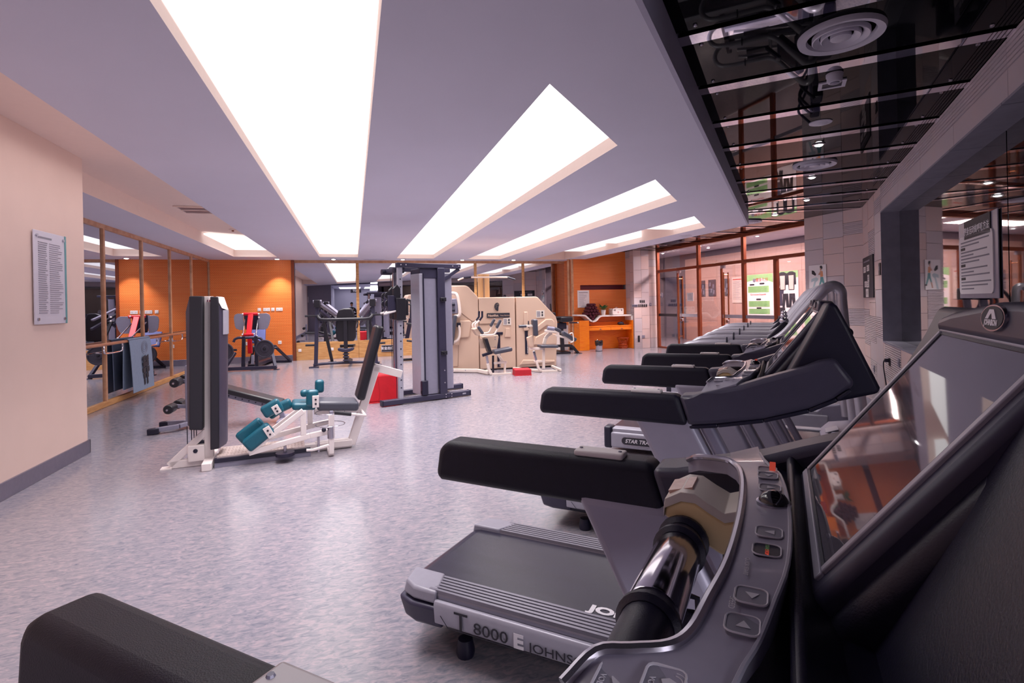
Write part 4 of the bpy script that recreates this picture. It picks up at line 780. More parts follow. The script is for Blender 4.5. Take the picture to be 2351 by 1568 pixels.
# tall grey cable machine
t = thing('cable_machine', 'tall grey cable crossover tower with two pierced columns, standing mid-room', 'exercise machine', (.39, 7.915, 0), .318)
for y, x0, x1 in ((0, -.016, 1.435), (.7, .3, 1.69)):
    bm_ = MB().bb(x0, x1, y-.05, y+.05, .012, .09).build('base_beam', CHAR, t, .01)
    for x in (x0-.004, x1+.004): MB().bb(x-.012, x+.012, y-.053, y+.053, .008, .094).build('end_cap', BLK, bm_, .006)
    if y == 0: MB().bb(x1-.14, x1-.08, y-.053, y-.049, .04, .062).build('badge', GRYL, bm_)
bolts([(1.0, -.05, .07), (1.0, -.05, .03), (1.1, -.05, .07), (1.1, -.05, .03)], t); MB().bb(.95, 1.15, .0, .7, .02, .085).build('cross_beam', CHAR, t, .008)
for y, x in ((.0, .272), (.7, .49)):
    q = MB().bar((x, y, .08), (x+.02, y, 2.04), .075, .055, (0, 1, 0)).build('pierced_column', SATIN if y else GRYL, t, .006)
    if y == 0:
        for k in range(15): z = .25+.115*k; MB().disc((x+.02*z/2, -.028, z), .011, .003, (0, -1, 0), 10).build('hole', BLK, q)
    MB().cyl((x-.05, y+.02, .1), (x-.045, y+.02, 2.0), .005, 6).build('cable', BLK, t)
    zc_ = 1.42
    cg = MB().bb(x-.06, x+.09, y-.06, y+.06, zc_-.17, zc_+.16).build('pulley_carriage', DKM, t, .01)
    MB().prism([(x-.09, zc_+.1), (x+.02, zc_+.1), (x+.02, zc_+.3), (x-.03, zc_+.36), (x-.09, zc_+.3)], 'y', y-.03, y+.03).build('pulley_bracket', DKM, cg, .006)
    for dz in (.06, .18): MB().disc((x-.16, y+.015, zc_+.02+dz), .055, .03, (0, -1, 0), 20).build('pulley', DKM, cg)
    MB().bb(x-.18, x-.05, y-.03, y+.03, zc_-.03, zc_+.2).build('swivel_arm', CHAR, cg, .008); MB().cyl((x-.24, y-.02, zc_-.07), (x-.06, y-.02, zc_-.03), .016, 10).build('lever_handle', PLAS, cg)
    MB().tube([(x-.2, y, zc_+.02), (x-.23, y, zc_-.06), (x-.19, y, zc_-.1), (x-.17, y, zc_-.04)], .006, 6, True).build('snap_hook', CHROME, cg)
    MB().cyl((x+.12, y, zc_-.1), (x+.12, y, zc_+.12), .03, 12).build('counterweight_spring', DKM, cg)
tb = MB().bb(.242, 1.317, -.04, .04, 2.035, 2.105).build('top_beam', CHAR, t, .008); bolts([(.3, -.04, 2.07), (.38, -.04, 2.07), (1.17, -.04, 2.07), (1.28, -.04, 2.07)], tb, r=.012)
MB().bb(.42, 1.5, .66, .74, 2.02, 2.09).build('top_beam', CHAR, t, .008); MB().bb(.9, 1.0, 0, .7, 2.03, 2.1).build('top_cross_beam', CHAR, t, .008); MB().bb(.3, .38, 0, .7, 1.99, 2.05).build('top_cross_beam', CHAR, t, .008)
for y in (.1, .58): MB().cyl((.24, y, 2.0), (.4, y, 2.0), .045, 14).build('top_roller', BLK, t)
dp = MB().bar((.97, -.02, .085), (.96, -.02, 2.04), .125, .06, (0, 1, 0)).build('dark_post', CHAR, t, .008)
for z in (.72, 1.55): k = MB().bb(.93, 1.03, -.075, -.045, z-.03, z+.03).build('peg_bracket', DKM, dp, .006); MB().cyl((.965, -.07, z), (.965, -.12, z), .014, 8).build('peg', DKM, k)
bolts([(.985, -.05, .45), (.985, -.05, .26)], dp, r=.012)
MB().prism(rrect(.3, .34, .05, 4, .77, .17), 'z', .1, 1.89).build('weight_shroud', GRYM, t, ang=60); MB().prism(rrect(.2, .34, .05, 4, 1.09, .18), 'z', .15, 1.96).build('weight_shroud', GRYM, t, ang=60)
MB().bb(.6, .66, -.02, .3, .1, 1.95).build('shroud_edge', GRYL, t, .006); MB().bb(.655, .675, -.03, .0, .1, 1.95).build('slot', BLK, t); MB().bb(.62, .95, -.01, .34, 1.88, 2.03).build('shroud_head', CHAR, t, .008)
MB().bb(.6, .7, -.06, .02, .1, .32).build('low_pulley_cover', BLK, t, .01); MB().disc((.64, -.01, .15), .05, .025, (0, -1, 0)).build('low_pulley', DKM, t); MB().bar((1.3, 0, 2.03), (1.02, 0, 1.86), .05, .04, (0, 1, 0)).build('gusset', CHAR, t, .004)
MB().bb(.5, .6, .66, .74, .09, .26).build('low_pulley_cover', BLK, t, .02)

# dark rowing machine seen between the columns, near the mirror
t = thing('row_machine', 'dark plate-loaded row machine partly hidden by the cable tower, near the mirror', 'exercise machine', (1.62, 14.1, 0), .15)
MB().bar((0, 0, .03), (.22, .1, 1.05), .13, .08, (0, 1, 0)).build('main_post', CHAR, t, .008); MB().bb(-.1, .1, -.08, .06, 0, .06).build('front_foot', CHAR, t, .01); MB().bar((0, 0, .05), (.1, .9, .05), .08, .07).build('base_beam', DKM, t, .008); MB().bar((-.35, .3, .04), (.35, .3, .04), .1, .06).build('cross_foot', DKM, t, .008)
for z in (.5, .95): MB().cyl((.08, -.02, z), (-.3, -.02, z+.06), .026, 12).build('plate_peg', DKM, t)
for y in (-.1, .2): MB().tube(smooth_path([(.25, y, 1.5), (-.05, y, 1.58), (-.3, y, 1.64)], 3), .025, 10).build('lever_handle', DKM, t)
MB().bar((.22, .1, 1.0), (.25, .1, 1.62), .08, .06, (0, 1, 0)).build('upper_post', CHAR, t, .006); MB().tube(smooth_path([(.1, .0, 1.05), (.02, -.03, 1.15), (.08, -.03, 1.25), (.2, .0, 1.22)], 3), .02, 8).build('bent_handle', CREAM, t); pad('chest_pad', (.32, .1, 1.1), (.34, .1, 1.5), .26, .07, BVIN, t)
# ------------------------------------------------------------------ beige multi-station gym
t = thing('multi_gym', 'large beige moulded multi-station gym with a black shell emblem', 'exercise machine', (3.1, 11.4, 0), -.05)
def shell(name, pts, y0, y1, mat, par, bev=.02): return MB().prism(pts, 'y', y0, y1).build(name, mat, par, bev, 3)
pl = [(-1.25, .03), (-.45, .03), (-.45, 1.63)] + arc(-.76, 1.72, .17, .55, PI/2, 5) + [(-1.2, 1.89), (-1.25, 1.8)]
lp_ = shell('left_shell', pl, 0, .95, BEIGE, t)
shell('middle_shell', [(-.435, .025), (.39, .025), (.39, 1.62), (-.435, 1.62)], .01, .95, BEIGE, t)
pr_ = [(.405, .025), (1.34, .025), (1.39, 1.03), (1.35, 1.16)] + arc(.86, 1.49, .13, .6, PI/2, 5) + [(.42, 1.62)]
shell('right_shell', pr_, .01, .95, BEIGE, t)
for xy in (((-.43, 1.02), (-.02, 1.02), (-.02, 1.04), (-.43, 1.04)),): MB().prism(xy, 'y', -.004, .02).build('moulded_line', BEIGD, t)
MB().path([(-1.0, -.002, 1.42), (-.6, -.002, 1.1), (-.45, -.002, 1.1)], .012, .012, (0, 1, 0)).build('moulded_line', BEIGD, lp_)
MB().path([(-1.03, -.002, .12), (-.93, -.002, .12), (-.9, -.002, .62)], .008, .008, (0, 1, 0)).build('moulded_line', BEIGD, lp_)
shell('raised_panel', [(-.98, .74), (-.7, .74), (-.67, .76), (-.62, 1.1), (-.66, 1.12), (-.88, 1.12)], -.05, .02, BEIGE, lp_, .025); shell('raised_rib', [(-1.0, .58), (-.9, .58), (-.82, 1.08), (-.93, 1.08)], -.06, .02, BEIGE, lp_, .02)
for pts, d in (([(.46, .08), (1.3, .1), (1.3, .16), (.55, .2)], -.02), ([(.57, .85), (.7, .85), (.68, 1.28), (.59, 1.28)], -.03), ([(.85, .92), (1.1, 1.1), (1.25, 1.1), (1.3, 1.04), (1.3, .9), (1.12, .96), (.85, .78)], -.045), ([(.8, .52), (1.33, .52), (1.35, .74), (1.1, .82), (.85, .7)], -.06)): shell('moulded_relief', pts, d, .02, BEIGE, t, .02)
shell('moulded_relief', [(.13, .72), (.28, .72), (.25, .92), (.16, .92)], -.02, .02, BEIGE, t, .01)
# emblem: a coiled shell, and its name plate
sp = []
for k in range(40): a = 5.4*k/39; r = .025+.0145*a; sp.append((-.01+r*math.cos(a-.6)*.92, 1.43+r*math.sin(a-.6)*1.15))
em = MB().prism(sp, 'y', -.012, .012).build('shell_emblem', INK, t)
for k in range(7): a = .7+.62*k; r = .03+.0145*a; MB().bar((-.01+.02*math.cos(a-.6), -.0135, 1.43+.02*math.sin(a-.6)), (-.01+r*.85*math.cos(a-.6), -.0135, 1.43+r*math.sin(a-.6)), .004, .002).build('emblem_rib', BEIGE, em)
np_ = MB().prism(rrect(.52, .1, .012, 3, .0, 1.215), 'y', -.012, .012).build('name_plate', INK, t); text('Nautilus.', .07, BEIGE, np_, (-.24, -.0135, 1.212), (PI/2, 0, 0), bold=.002); text('Time Machine', .038, BEIGE, np_, (.04, -.0135, 1.208), (PI/2, 0, 0))
for cx, cz, w, h in ((.2, 1.07, .18, .16), (.98, 1.22, .2, .17)):
    k = MB().bb(cx-w/2, cx+w/2, -.006, .012, cz-h/2, cz+h/2).build('instruction_sticker', IVORY, t)
    for i in range(5): MB().bb(cx-w*.42, cx-w*.05+.01*(i % 2), -.0075, -.0055, cz+h*.35-.025*i, cz+h*.35-.018-.025*i).build('printed_line', GINK, k)
    for i in range(2): MB().prism(rrect(.035, .05, .012, 3, cx+w*.22, cz+h*.2-.06*i), 'y', -.0075, -.0055).build('printed_figure', INK, k)
for x, z0, z1 in ((.0+-.005, .06, .78), (.64, .32, .93)):
    k = MB().bb(x-.035, x+.035, -.004, .014, z0, z1).build('weight_slot', BLK, t); 
    for i in range(16): MB().bb(x+.012, x+.028, -.007, -.003, z0+.02+.024*i, z0+.032+.024*i).build('weight_mark', PLAS, k)
    MB().bb(x-.1, x+.1, -.02, .014, z1, z1+.06).build('slot_head', BLK, t, .008)
MB().bb(-.37, -.1, .42, .47, 1.5, 2.16).build('tan_board', TAN, t, .012); MB().bb(-.25, -.22, .41, .422, 1.6, 2.1).build('board_groove', BEIGD, t); bolts([(-.235, .418, 2.02), (-.235, .418, 1.66)], t)
MB().tube(smooth_path([(-.85, .3, 2.02), (-.72, .3, 2.07), (-.55, .3, 2.08), (.25, .3, 2.08), (.34, .3, 2.06), (.48, .3, 2.02)], 3), .018, 10).build('lat_bar', CREAM, t)
for a, b in (((-.72, .3, 2.07), (-.55, .3, 2.085)), ((.3, .3, 2.075), (.48, .3, 2.02))): MB().tube([a, b], .024, 10).build('bar_grip', BLK, t)
# base rails
MB().path([(-1.15, -.03, .05), (-.55, -.35, .05), (-.4, -.78, .05)], .07, .07).build('floor_rail', CREAM, t, .01); MB().bb(-1.2, 1.3, .1, .9, 0, .03).build('plinth', BLK, t); bolts([(-1.05, -.12, .055), (-.8, -.25, .055)], t, r=.014, mat=GRYM)
# left overhead press arms on the hidden end
MB().tube(smooth_path([(-1.2, -.1, 1.7), (-1.02, -.16, 1.72), (-.94, -.2, 1.66), (-.9, -.22, 1.4), (-.91, -.22, 1.24), (-1.02, -.2, 1.22)], 4), .035, 10).build('press_arm', CREAM, t); MB().bb(-1.16, -.93, -.2, 0, 1.28, 1.6).build('linkage', GRYM, t, .015)
for z in (1.36, 1.48): MB().cyl((-1.1, -.22, z), (-1.0, -.22, z), .035, 12).build('linkage_roller', BLK, t)
MB().tube(smooth_path([(-.91, -.14, 1.02), (-.9, -.16, .86), (-.94, -.17, .72), (-1.08, -.18, .64), (-1.2, -.18, .6)], 4), .03, 10).build('lower_arm', CREAM, t); MB().bb(-.95, -.87, -.16, -.06, .98, 1.08).build('arm_socket', BLK, t, .01); pad('back_pad', (-1.1, -.22, .6), (-1.0, -.2, 1.24), .22, .08, SVIN, t)
# left seat station
Y = -.8
ba = MB().path([(-0.422,-0.8,0.241),(-0.398,-0.8,0.12),(-0.352,-0.8,0.01)], .06, .05, (0, 1, 0)); ba.path([(-0.352,-0.8,0.01),(0.078,-0.8,0.005)], .055, .05); ba.bar((-.35, Y, .03), (-.35, Y+.5, .03), .05, .05); ba.build('seat_base', CREAM, t, .008)
MB().bar(*[(-0.442,-0.8,0.397),(-0.417,-0.8,0.241)], .05, .05, (0, 1, 0)).build('seat_post', CHROME, t, .006); MB().path([(-0.28,-0.75,0.233),(-0.003,-0.75,0.248),(-0.039,-0.75,0.236),(-0.056,-0.75,0.027)], .045, .04, (0, 1, 0)).build('side_frame', CREAM, t, .005)
MB().bar(*[(-0.284,-0.7,0.39),(-0.291,-0.7,0.033)], .04, .04, (0, 1, 0)).build('black_strut', BLK, t, .004); MB().bar(*[(-0.142,-0.5,0.402),(-0.018,-0.5,0.209)], .05, .04, (0, 1, 0)).build('rear_strut', CREAM, t, .005)
pad('seat', *[(-0.303,-0.8,0.469),(0.08,-0.8,0.528)], .3, .085, SVIN, t, bev=.03); pad('back_pad', *[(-0.472,-0.8,0.769),(-0.382,-0.8,0.472)], .26, .075, BVIN, t, bev=.025)
MB().bar(*[(-0.542,-0.85,0.415),(-0.331,-0.85,0.474)], .06, .05, (0, 1, 0)).build('hinge', BLK, t, .008)
fp = [(-0.505,0.782),(-0.144,0.814),(-0.127,0.769),(-0.168,0.531),(-0.482,0.57)]; shell('pivot_plate', fp, -.58, -.5, BEIGE, t, .012); bolts([(-0.208,-0.59,0.765),(-0.209,-0.59,0.721),(-0.212,-0.59,0.566)], t, r=.012, mat=GRYM)
fp = [(-0.598,0.765),(-0.525,0.762),(-0.46,0.553),(-0.556,0.557)]; shell('back_bracket', fp, -.78, -.72, BEIGE, t, .01)
fp = [(-0.729,0.966),(-0.625,0.988),(-0.523,0.865),(-0.524,0.813),(-0.646,0.826),(-0.696,0.905)]; shell('yoke', fp, -.9, -.6, BEIGE, t, .02)
MB().tube(smooth_path([(-0.595,-0.95,0.837),(-0.483,-0.95,0.837),(-0.335,-0.95,0.84),(-0.274,-0.95,0.881),(-0.137,-0.95,1.116)], 4), .018, 10).build('press_arm', CREAM, t); MB().tube(smooth_path([(-0.477,-0.65,0.856),(-0.37,-0.65,0.87),(-0.325,-0.65,0.921),(-0.259,-0.65,1.059),(-0.213,-0.65,1.154)], 4), .018, 10).build('press_arm', CREAM, t)
pad('forearm_pad', *[(-0.258,-0.97,0.975),(-0.164,-0.97,1.143)], .06, .06, SVIN, t, bev=.024); pad('forearm_pad', *[(-0.322,-0.67,1),(-0.229,-0.67,1.155)], .06, .06, SVIN, t, bev=.024); pad('elbow_pad', *[(-0.628,-0.9,1.018),(-0.524,-0.9,0.861)], .07, .06, SVIN, t, bev=.024)
for y, dx in ((-.93, 0), (-.7, 0)):
    P_ = [(-0.682,-0.93,0.995),(-0.684,-0.93,1.063),(-0.611,-0.93,1.125),(-0.554,-0.93,1.195)] if y < -.8 else [(-0.695,-0.7,0.987),(-0.7,-0.7,1.056),(-0.622,-0.7,1.123),(-0.576,-0.7,1.191)]
    Q_ = [(-0.597,-0.93,1.137),(-0.54,-0.93,1.212),(-0.538,-0.93,1.327)] if y < -.8 else [(-0.622,-0.7,1.132),(-0.567,-0.7,1.208),(-0.561,-0.7,1.326)]
    MB().tube(smooth_path(P_, 3), .018, 8).build('lever_handle', CREAM, t); MB().tube(Q_, .021, 10).build('handle_grip', BLK, t)
# right seat station
MB().path([(0.559,-0.8,0.468),(0.619,-0.8,0.246),(0.679,-0.8,0.075),(0.733,-0.8,0.02),(1.086,-0.8,0.007)], .05, .05, (0, 1, 0)).build('seat_base', CREAM, t, .008); MB().bar(*[(0.568,-0.8,0.459),(0.619,-0.8,0.263)], .055, .055, (0, 1, 0)).build('chrome_sleeve', CHROME, t, .006)
MB().path([(0.79,-0.8,0.503),(0.784,-0.8,0.075)], .055, .05, (0, 1, 0)).build('rear_post', CREAM, t, .006); MB().path([(0.483,-0.8,0.512),(0.818,-0.8,0.498)], .05, .05, (0, 1, 0)).build('seat_rail', CREAM, t, .006); MB().bar(*[(0.573,-0.8,0.239),(0.775,-0.8,0.235)], .04, .04, (0, 1, 0)).build('cross_tie', CREAM, t, .005)
MB().bar((.72, -.8, .03), (.3, -.1, .03), .06, .05).build('floor_rail', CREAM, t, .006); MB().bar((1.16, -.8, .03), (1.2, -.1, .03), .05, .05).build('floor_rail', CREAM, t, .006)
pad('seat', *[(0.693,-0.8,0.556),(1.083,-0.8,0.541)], .3, .055, SVIN, t, bev=.02)
pad('chest_pad', *[(0.586,-0.85,1.129),(0.597,-0.85,0.781)], .2, .1, SVIN, t, bev=.03); fp = [(0.534,1.006),(0.562,1.005),(0.565,0.547),(0.461,0.551),(0.423,0.746),(0.53,0.786)]; shell('pad_arm', fp, -.86, -.76, BEIGE, t, .012)
MB().cyl(*[(0.248,-0.85,0.988),(0.407,-0.85,0.99)], .03, 12).build('roller_grip', SVIN, t); MB().bar(*[(0.402,-0.85,0.994),(0.556,-0.85,0.989)], .045, .04, (0, 1, 0)).build('roller_arm', CREAM, t, .005); MB().bar(*[(0.472,-0.8,1.095),(0.469,-0.8,0.955)], .02, .02, (0, 1, 0)).build('pin', BLK, t)
MB().path([(0.832,-0.7,0.583),(0.868,-0.7,0.707),(0.93,-0.7,0.785),(1.015,-0.7,0.827)], .07, .05, (0, 1, 0)).build('curved_arm', CREAM, t, .008); MB().bar(*[(0.841,-0.75,0.871),(1.14,-0.75,0.843)], .06, .06, (0, 1, 0)).build('pivot_head', CREAM, t, .01)
MB().cyl(*[(0.855,-0.9,0.938),(1.007,-0.9,0.916)], .042, 14).build('leg_roller', GRYM, t); pad('leg_pad', *[(1.017,-0.9,0.924),(1.145,-0.9,0.859)], .09, .07, SVIN, t); pad('leg_pad', *[(1.173,-0.9,0.84),(1.478,-0.9,0.661)], .14, .08, SVIN, t)
MB().path([(1.032,-0.9,0.783),(1.254,-0.9,0.722),(1.402,-0.9,0.619)], .045, .03, (0, 1, 0)).build('leg_lever', CREAM, t, .005); MB().tube(smooth_path([(1.313,-1,0.805),(1.369,-1,0.821),(1.39,-1,0.758),(1.394,-1,0.652),(1.328,-1,0.623)], 4), .013, 8).build('lever_grip', CREAM, t)

# red things on the floor
t = thing('red_cube', 'soft red cloth-covered cube on the floor behind the seat of the white hip machine', 'foam cube', (.41, 8.43, 0), .1)
m = MB(); m.prism(rrect(.46, .34, .06, 4), 'z', 0, .44); o = m.build('cover', REDF, t, .045, 4)
for p in o.data.vertices: p.co.x *= 1+.05*math.sin(p.co.z*9); p.co.y *= 1+.06*math.cos(p.co.z*7)
sm = MB().tube([(*p, .006) for p in rrect(.47, .35, .06, 4)], .008, 6, True).build('hem', REDF, t)
MB().tube(smooth_path([(-.1, -.178, .42), (-.09, -.19, .3), (-.07, -.184, .12), (-.1, -.178, .02)], 4), .004, 5).build('seam', REDB, t)
t = thing('step_block', 'small red foam step block in front of the beige gym', 'step', (3.3, 10.38, 0), -.12); MB().bb(-.17, .17, -.16, .16, 0, .125).build('block', REDB, t, .012, 3); MB().bb(-.175, .175, -.165, .165, .0, .012).build('base_edge', REDF, t, .004)
# black preacher bench by the desk
t = thing('curl_bench', 'black arm-curl bench with a white stack box, beside the orange desk', 'bench', (5.78, 14.1, 0), .05)
pad('arm_pad', (-.2, 0, 1.0), (.18, 0, 1.0), .5, .16, BVIN, t, bev=.05); pad('chest_pad', (-.33, .1, .95), (-.35, .1, 1.2), .4, .1, BVIN, t); MB().bar((-.1, 0, .92), (-.06, 0, .1), .1, .09, (0, 1, 0)).build('post', DKM, t, .008)
MB().bb(-.08, .18, .1, .4, .1, .82).build('stack_box', WHT, t, .012); bolts([(.05, .1, .62), (.05, .1, .5)], t, r=.02, mat=GRYM); MB().tube([(.15, -.05, .89), (.4, -.05, .885)], .02, 10).build('grip_bar', BLK, t); MB().ball((.42, -.05, .885), .028).build('end_knob', CHROME, t)
MB().path([(-.25, 0, .24), (.18, 0, .235), (.26, 0, .2), (.43, 0, .0)], .075, .06, (0, 1, 0)).build('front_leg', DKM, t, .008); MB().bb(.36, .5, -.12, .12, 0, .014).build('foot', DKM, t); MB().bb(-.3, .2, .0, .5, 0, .06).build('base', DKM, t, .008); MB().bar((-.35, .1, 1.18), (-.37, .1, 1.45), .04, .03, (0, 1, 0)).build('rack_horn', DKM, t, .004)
MB().bb(-.25, .05, -.08, .1, .72, .9).build('cam_housing', BLK, t, .02)

# ------------------------------------------------------------------ desk and what stands on it
DY = 14.75
t = thing('desk', 'orange veneered desk with two drawers in the orange nook', 'desk', (6.5, 14.75, 0))
MB().bb(.05, .37, 0, .42, 0, .91).build('pedestal', DESKW, t, .006); MB().bb(1.83, 1.88, 0, .42, 0, .88).build('side_panel', DESKW, t, .004); MB().bb(.37, 1.83, .02, .42, .7, .735).build('desktop', DESKW, t, .004); MB().bb(.37, 1.83, .385, .42, .0, .84).build('back_panel', DESKW, t, .003)
for i, x in enumerate((.375, 1.1)):
    d = MB().bb(x, x+.72, .0, .3, .6, .69).build('drawer', DESKW, t, .004); MB().lathe([(.014, 0), (.014, .012), (.006, .02)], (x+.36, 0, .645), 12, (0, -1, 0)).build('lock', CHROME, d); MB().bb(x+.34, x+.41, -.014, 0, .628, .636).build('pull', CHROME, d)
t = thing('wave_shelf', 'white shelf with a wave-shaped dip above the orange desk', 'shelf', (6.5, 14.75, 0))
wv = smooth_path([(0, 0, 1.1), (.2, 0, 1.095), (.28, 0, 1.075), (.38, 0, .99), (.47, 0, .915), (.54, 0, .9), (.62, 0, .93), (.7, 0, 1.01), (.77, 0, 1.05), (.86, 0, 1.062), (1.3, 0, 1.062), (1.86, 0, 1.062)], 3)
top = [(p.x, p.z) for p in wv]; bot = []
for i, (x, z) in enumerate(top):
    a = top[max(0, i-1)]; b_ = top[min(len(top)-1, i+1)]; d = Vector((b_[0]-a[0], b_[1]-a[1])).normalized(); bot.append((x+d.y*.045, z-d.x*.045))
m = MB()
for i in range(len(top)-1): m.prism([top[i], top[i+1], bot[i+1], bot[i]], 'y', .02, .42)
bmesh.ops.remove_doubles(m.bm, verts=m.bm.verts[:], dist=1e-4); m.build('wave_board', WHT, t, ang=60); MB().bb(1.82, 1.88, .02, .42, .885, 1.055).build('end_leg', WHT, t, .006)
# towels
n = 0; cx, cy0 = 7.04, 14.8
for row, (z, xs_) in enumerate(((.955, (0,)), (1.03, (-.06, .05)), (1.115, (-.19, -.09, .01, .11, .2)), (1.205, (-.14, -.04, .06, .16)), (1.295, (-.09, .01, .11)), (1.385, (-.04, .06)))):
    for x in xs_:
        o = thing('towel_roll', 'maroon rolled towel, ' + ('the single bottom one in the shelf heap', 'pair just above the bottom one', 'lower row of five', 'middle row of four', 'row of three near the top', 'topmost pair')[row] + (', ' + ('first', 'second', 'third', 'fourth', 'last')[xs_.index(x)] + ' from the left' if len(xs_) > 1 else ''), 'towel', (cx+x, cy0+random.uniform(0, .02), z+.001), 0, 'rolled maroon towels')
        MB().lathe([(.036, 0), (.044, .012), (.045, .3), (.04, .32)], (0, 0, 0), 14, (0, 1, 0)).build('roll', MAROON, o)
        MB().tube([(r*math.cos(a_), -.002, r*math.sin(a_)) for a_, r in [(.6*k, .004+.0026*k) for k in range(13)]], .003, 5).build('rolled_edge', MAROON, o)
t = thing('potted_plant', 'small green leafy plant in a white pot on the white shelf', 'plant', (7.44, 14.92, 1.064))
MB().lathe([(.055, 0), (.06, .01), (.078, .14), (.08, .16), (.07, .16), (.066, .14)], n=20).build('pot', WHT, t); MB().lathe([(.066, .13), (.002, .135)]).build('soil', BLK, t)
for k in range(26):
    a_ = k*2.4; el = .25+.9*random.random(); L = random.uniform(.17, .27); d = Vector((math.cos(a_)*math.cos(el), math.sin(a_)*math.cos(el), math.sin(el))); b0 = Vector((0, 0, .14)) + d*.03; side = d.cross(Vector((0, 0, 1))).normalized(); nrm = side.cross(d)
    m = MB(); ctr = []; lf = []; rt = []
    for i in range(6):
        q = i/5; p = b0 + d*L*(.35+.65*q) - Vector((0, 0, .05*q*q)); w = .036*math.sin(PI*min(1, q*.93+.05)); lf.append(m.v(p+side*w+nrm*.004)); ctr.append(m.v(p)); rt.append(m.v(p-side*w+nrm*.004))
    for i in range(5): m.bm.faces.new((lf[i], lf[i+1], ctr[i+1], ctr[i])); m.bm.faces.new((ctr[i], ctr[i+1], rt[i+1], rt[i]))
    m.tube([b0-d*.03, b0+d*L*.35], .0025, 5); m.build('leaf', DGREEN, t)
t = thing('first_aid_box', 'white first aid case with a red cross diamond on the shelf', 'first aid box', (7.9, 14.95, 1.069), .06)
MB().bb(-.2, .2, -.12, .12, 0, .135).build('case', WHT, t, .008); MB().bb(-.2, .2, -.12, .12, .14, .19).build('lid', WHT, t, .01)
for x in (-.12, .12): MB().bb(x-.018, x+.018, -.13, -.118, .11, .165).build('latch', SATIN, t, .004)
MB().tube([(-.05, 0, .19), (-.05, 0, .215), (.05, 0, .215), (.05, 0, .19)], .008, 8).build('handle', SATIN, t)
em = MB().prism([(0, .035), (.033, .068), (0, .101), (-.033, .068)], 'y', -.1235, -.12).build('diamond', RINK, t); MB().prism([(0, .041), (.027, .068), (0, .095), (-.027, .068)], 'y', -.1245, -.123).build('diamond_field', WHT, em); k = MB().bb(-.012, .012, -.126, -.124, .064, .072); k.bb(-.004, .004, -.126, -.124, .056, .08); k.build('cross', RINK, em)
for x in (-.19, .19):
    for z in (.01, .18): MB().ball((x, -.11, z), .014).build('corner_cap', SATIN, t)
t = thing('cap', 'crumpled black cap lying on the right of the orange desk', 'cap', (8.02, 14.9, .735))
o = MB().ball((0, 0, .05), .09, (1.2, .9, .62), 18, 12).build('crown', BLK, t)
for p in o.data.vertices: p.co.z = max(.002, p.co.z + .012*math.sin(p.co.x*50)*math.cos(p.co.y*40))
MB().loft([(.05, -.08, .002), (.25, -.05, .002), (.25, .04, .002), (.05, .08, .002)], [(.05, -.08, .03), (.25, -.05, .012), (.25, .04, .012), (.05, .08, .03)]).build('peak', BLK, t, .005)
t = thing('pen_tray', 'small dark brown tray at the left end of the orange desk', 'tray', (6.95, 14.95, .735)); MB().bb(-.07, .07, -.05, .05, 0, .02).build('tray_base', WICK, t, .004); MB().bb(-.06, .06, -.04, .04, .02, .035).build('papers', MAROON, t, .003)
t = thing('waste_bin', 'steel waste bin with a black bag over its rim', 'bin', (7.02, 14.42, 0))
MB().lathe([(.095, 0), (.1, .008), (.108, .22)], n=28).build('steel_body', CHROME, t); m = MB().lathe([(.112, .17), (.118, .22), (.122, .3), (.115, .318), (.1, .3), (.09, .25)], n=28); o = m.build('bin_bag', BLKGL, t)
for p in o.data.vertices:
    a_ = math.atan2(p.co.y, p.co.x); q = 1+.05*math.sin(a_*9)+.03*math.sin(a_*17); p.co.x *= q; p.co.y *= q; p.co.z += .012*math.sin(a_*5)
MB().lathe([(.098, 0), (.103, .0), (.103, .014), (.098, .014)], n=28).build('base_ring', BLK, t)
t = thing('wicker_basket', 'orange wicker basket shaped like an hourglass under the desk', 'basket', (8.1, 14.93, 0))
prof = [(.1, 0), (.14, .02), (.145, .06), (.12, .12), (.12, .16), (.14, .22), (.18, .33)]
for k in range(len(prof)): r, z = prof[k]; MB().tube([(r*math.cos(2*PI*i/24), r*math.sin(2*PI*i/24), z+.008) for i in range(24)], .008, 6, True).build('woven_ring', WICK, t)
for k in range(20):
    a_ = 2*PI*k/20; MB().tube([(r*math.cos(a_+.5*z), r*math.sin(a_+.5*z), z+.008) for r, z in prof], .006, 5).build('woven_rod', WICK, t)
MB().disc((0, 0, 0), .13, .008).build('base', WICK, t)
t = thing('notice_sheet', 'white paper notice with a dark header line on the orange nook wall', 'notice', (6.9, 15.196, 1.575)); MB().bb(-.2, .2, -.004, 0, -.27, .27).build('sheet', PAPER, t)
MB().bb(-.15, .15, -.006, -.004, .19, .205).build('header_line', INK, t)
for i in range(16): MB().bb(-.15, .0+.13*random.random(), -.0055, -.004, .15-.024*i, .156-.024*i).build('printed_line', GINK, t)
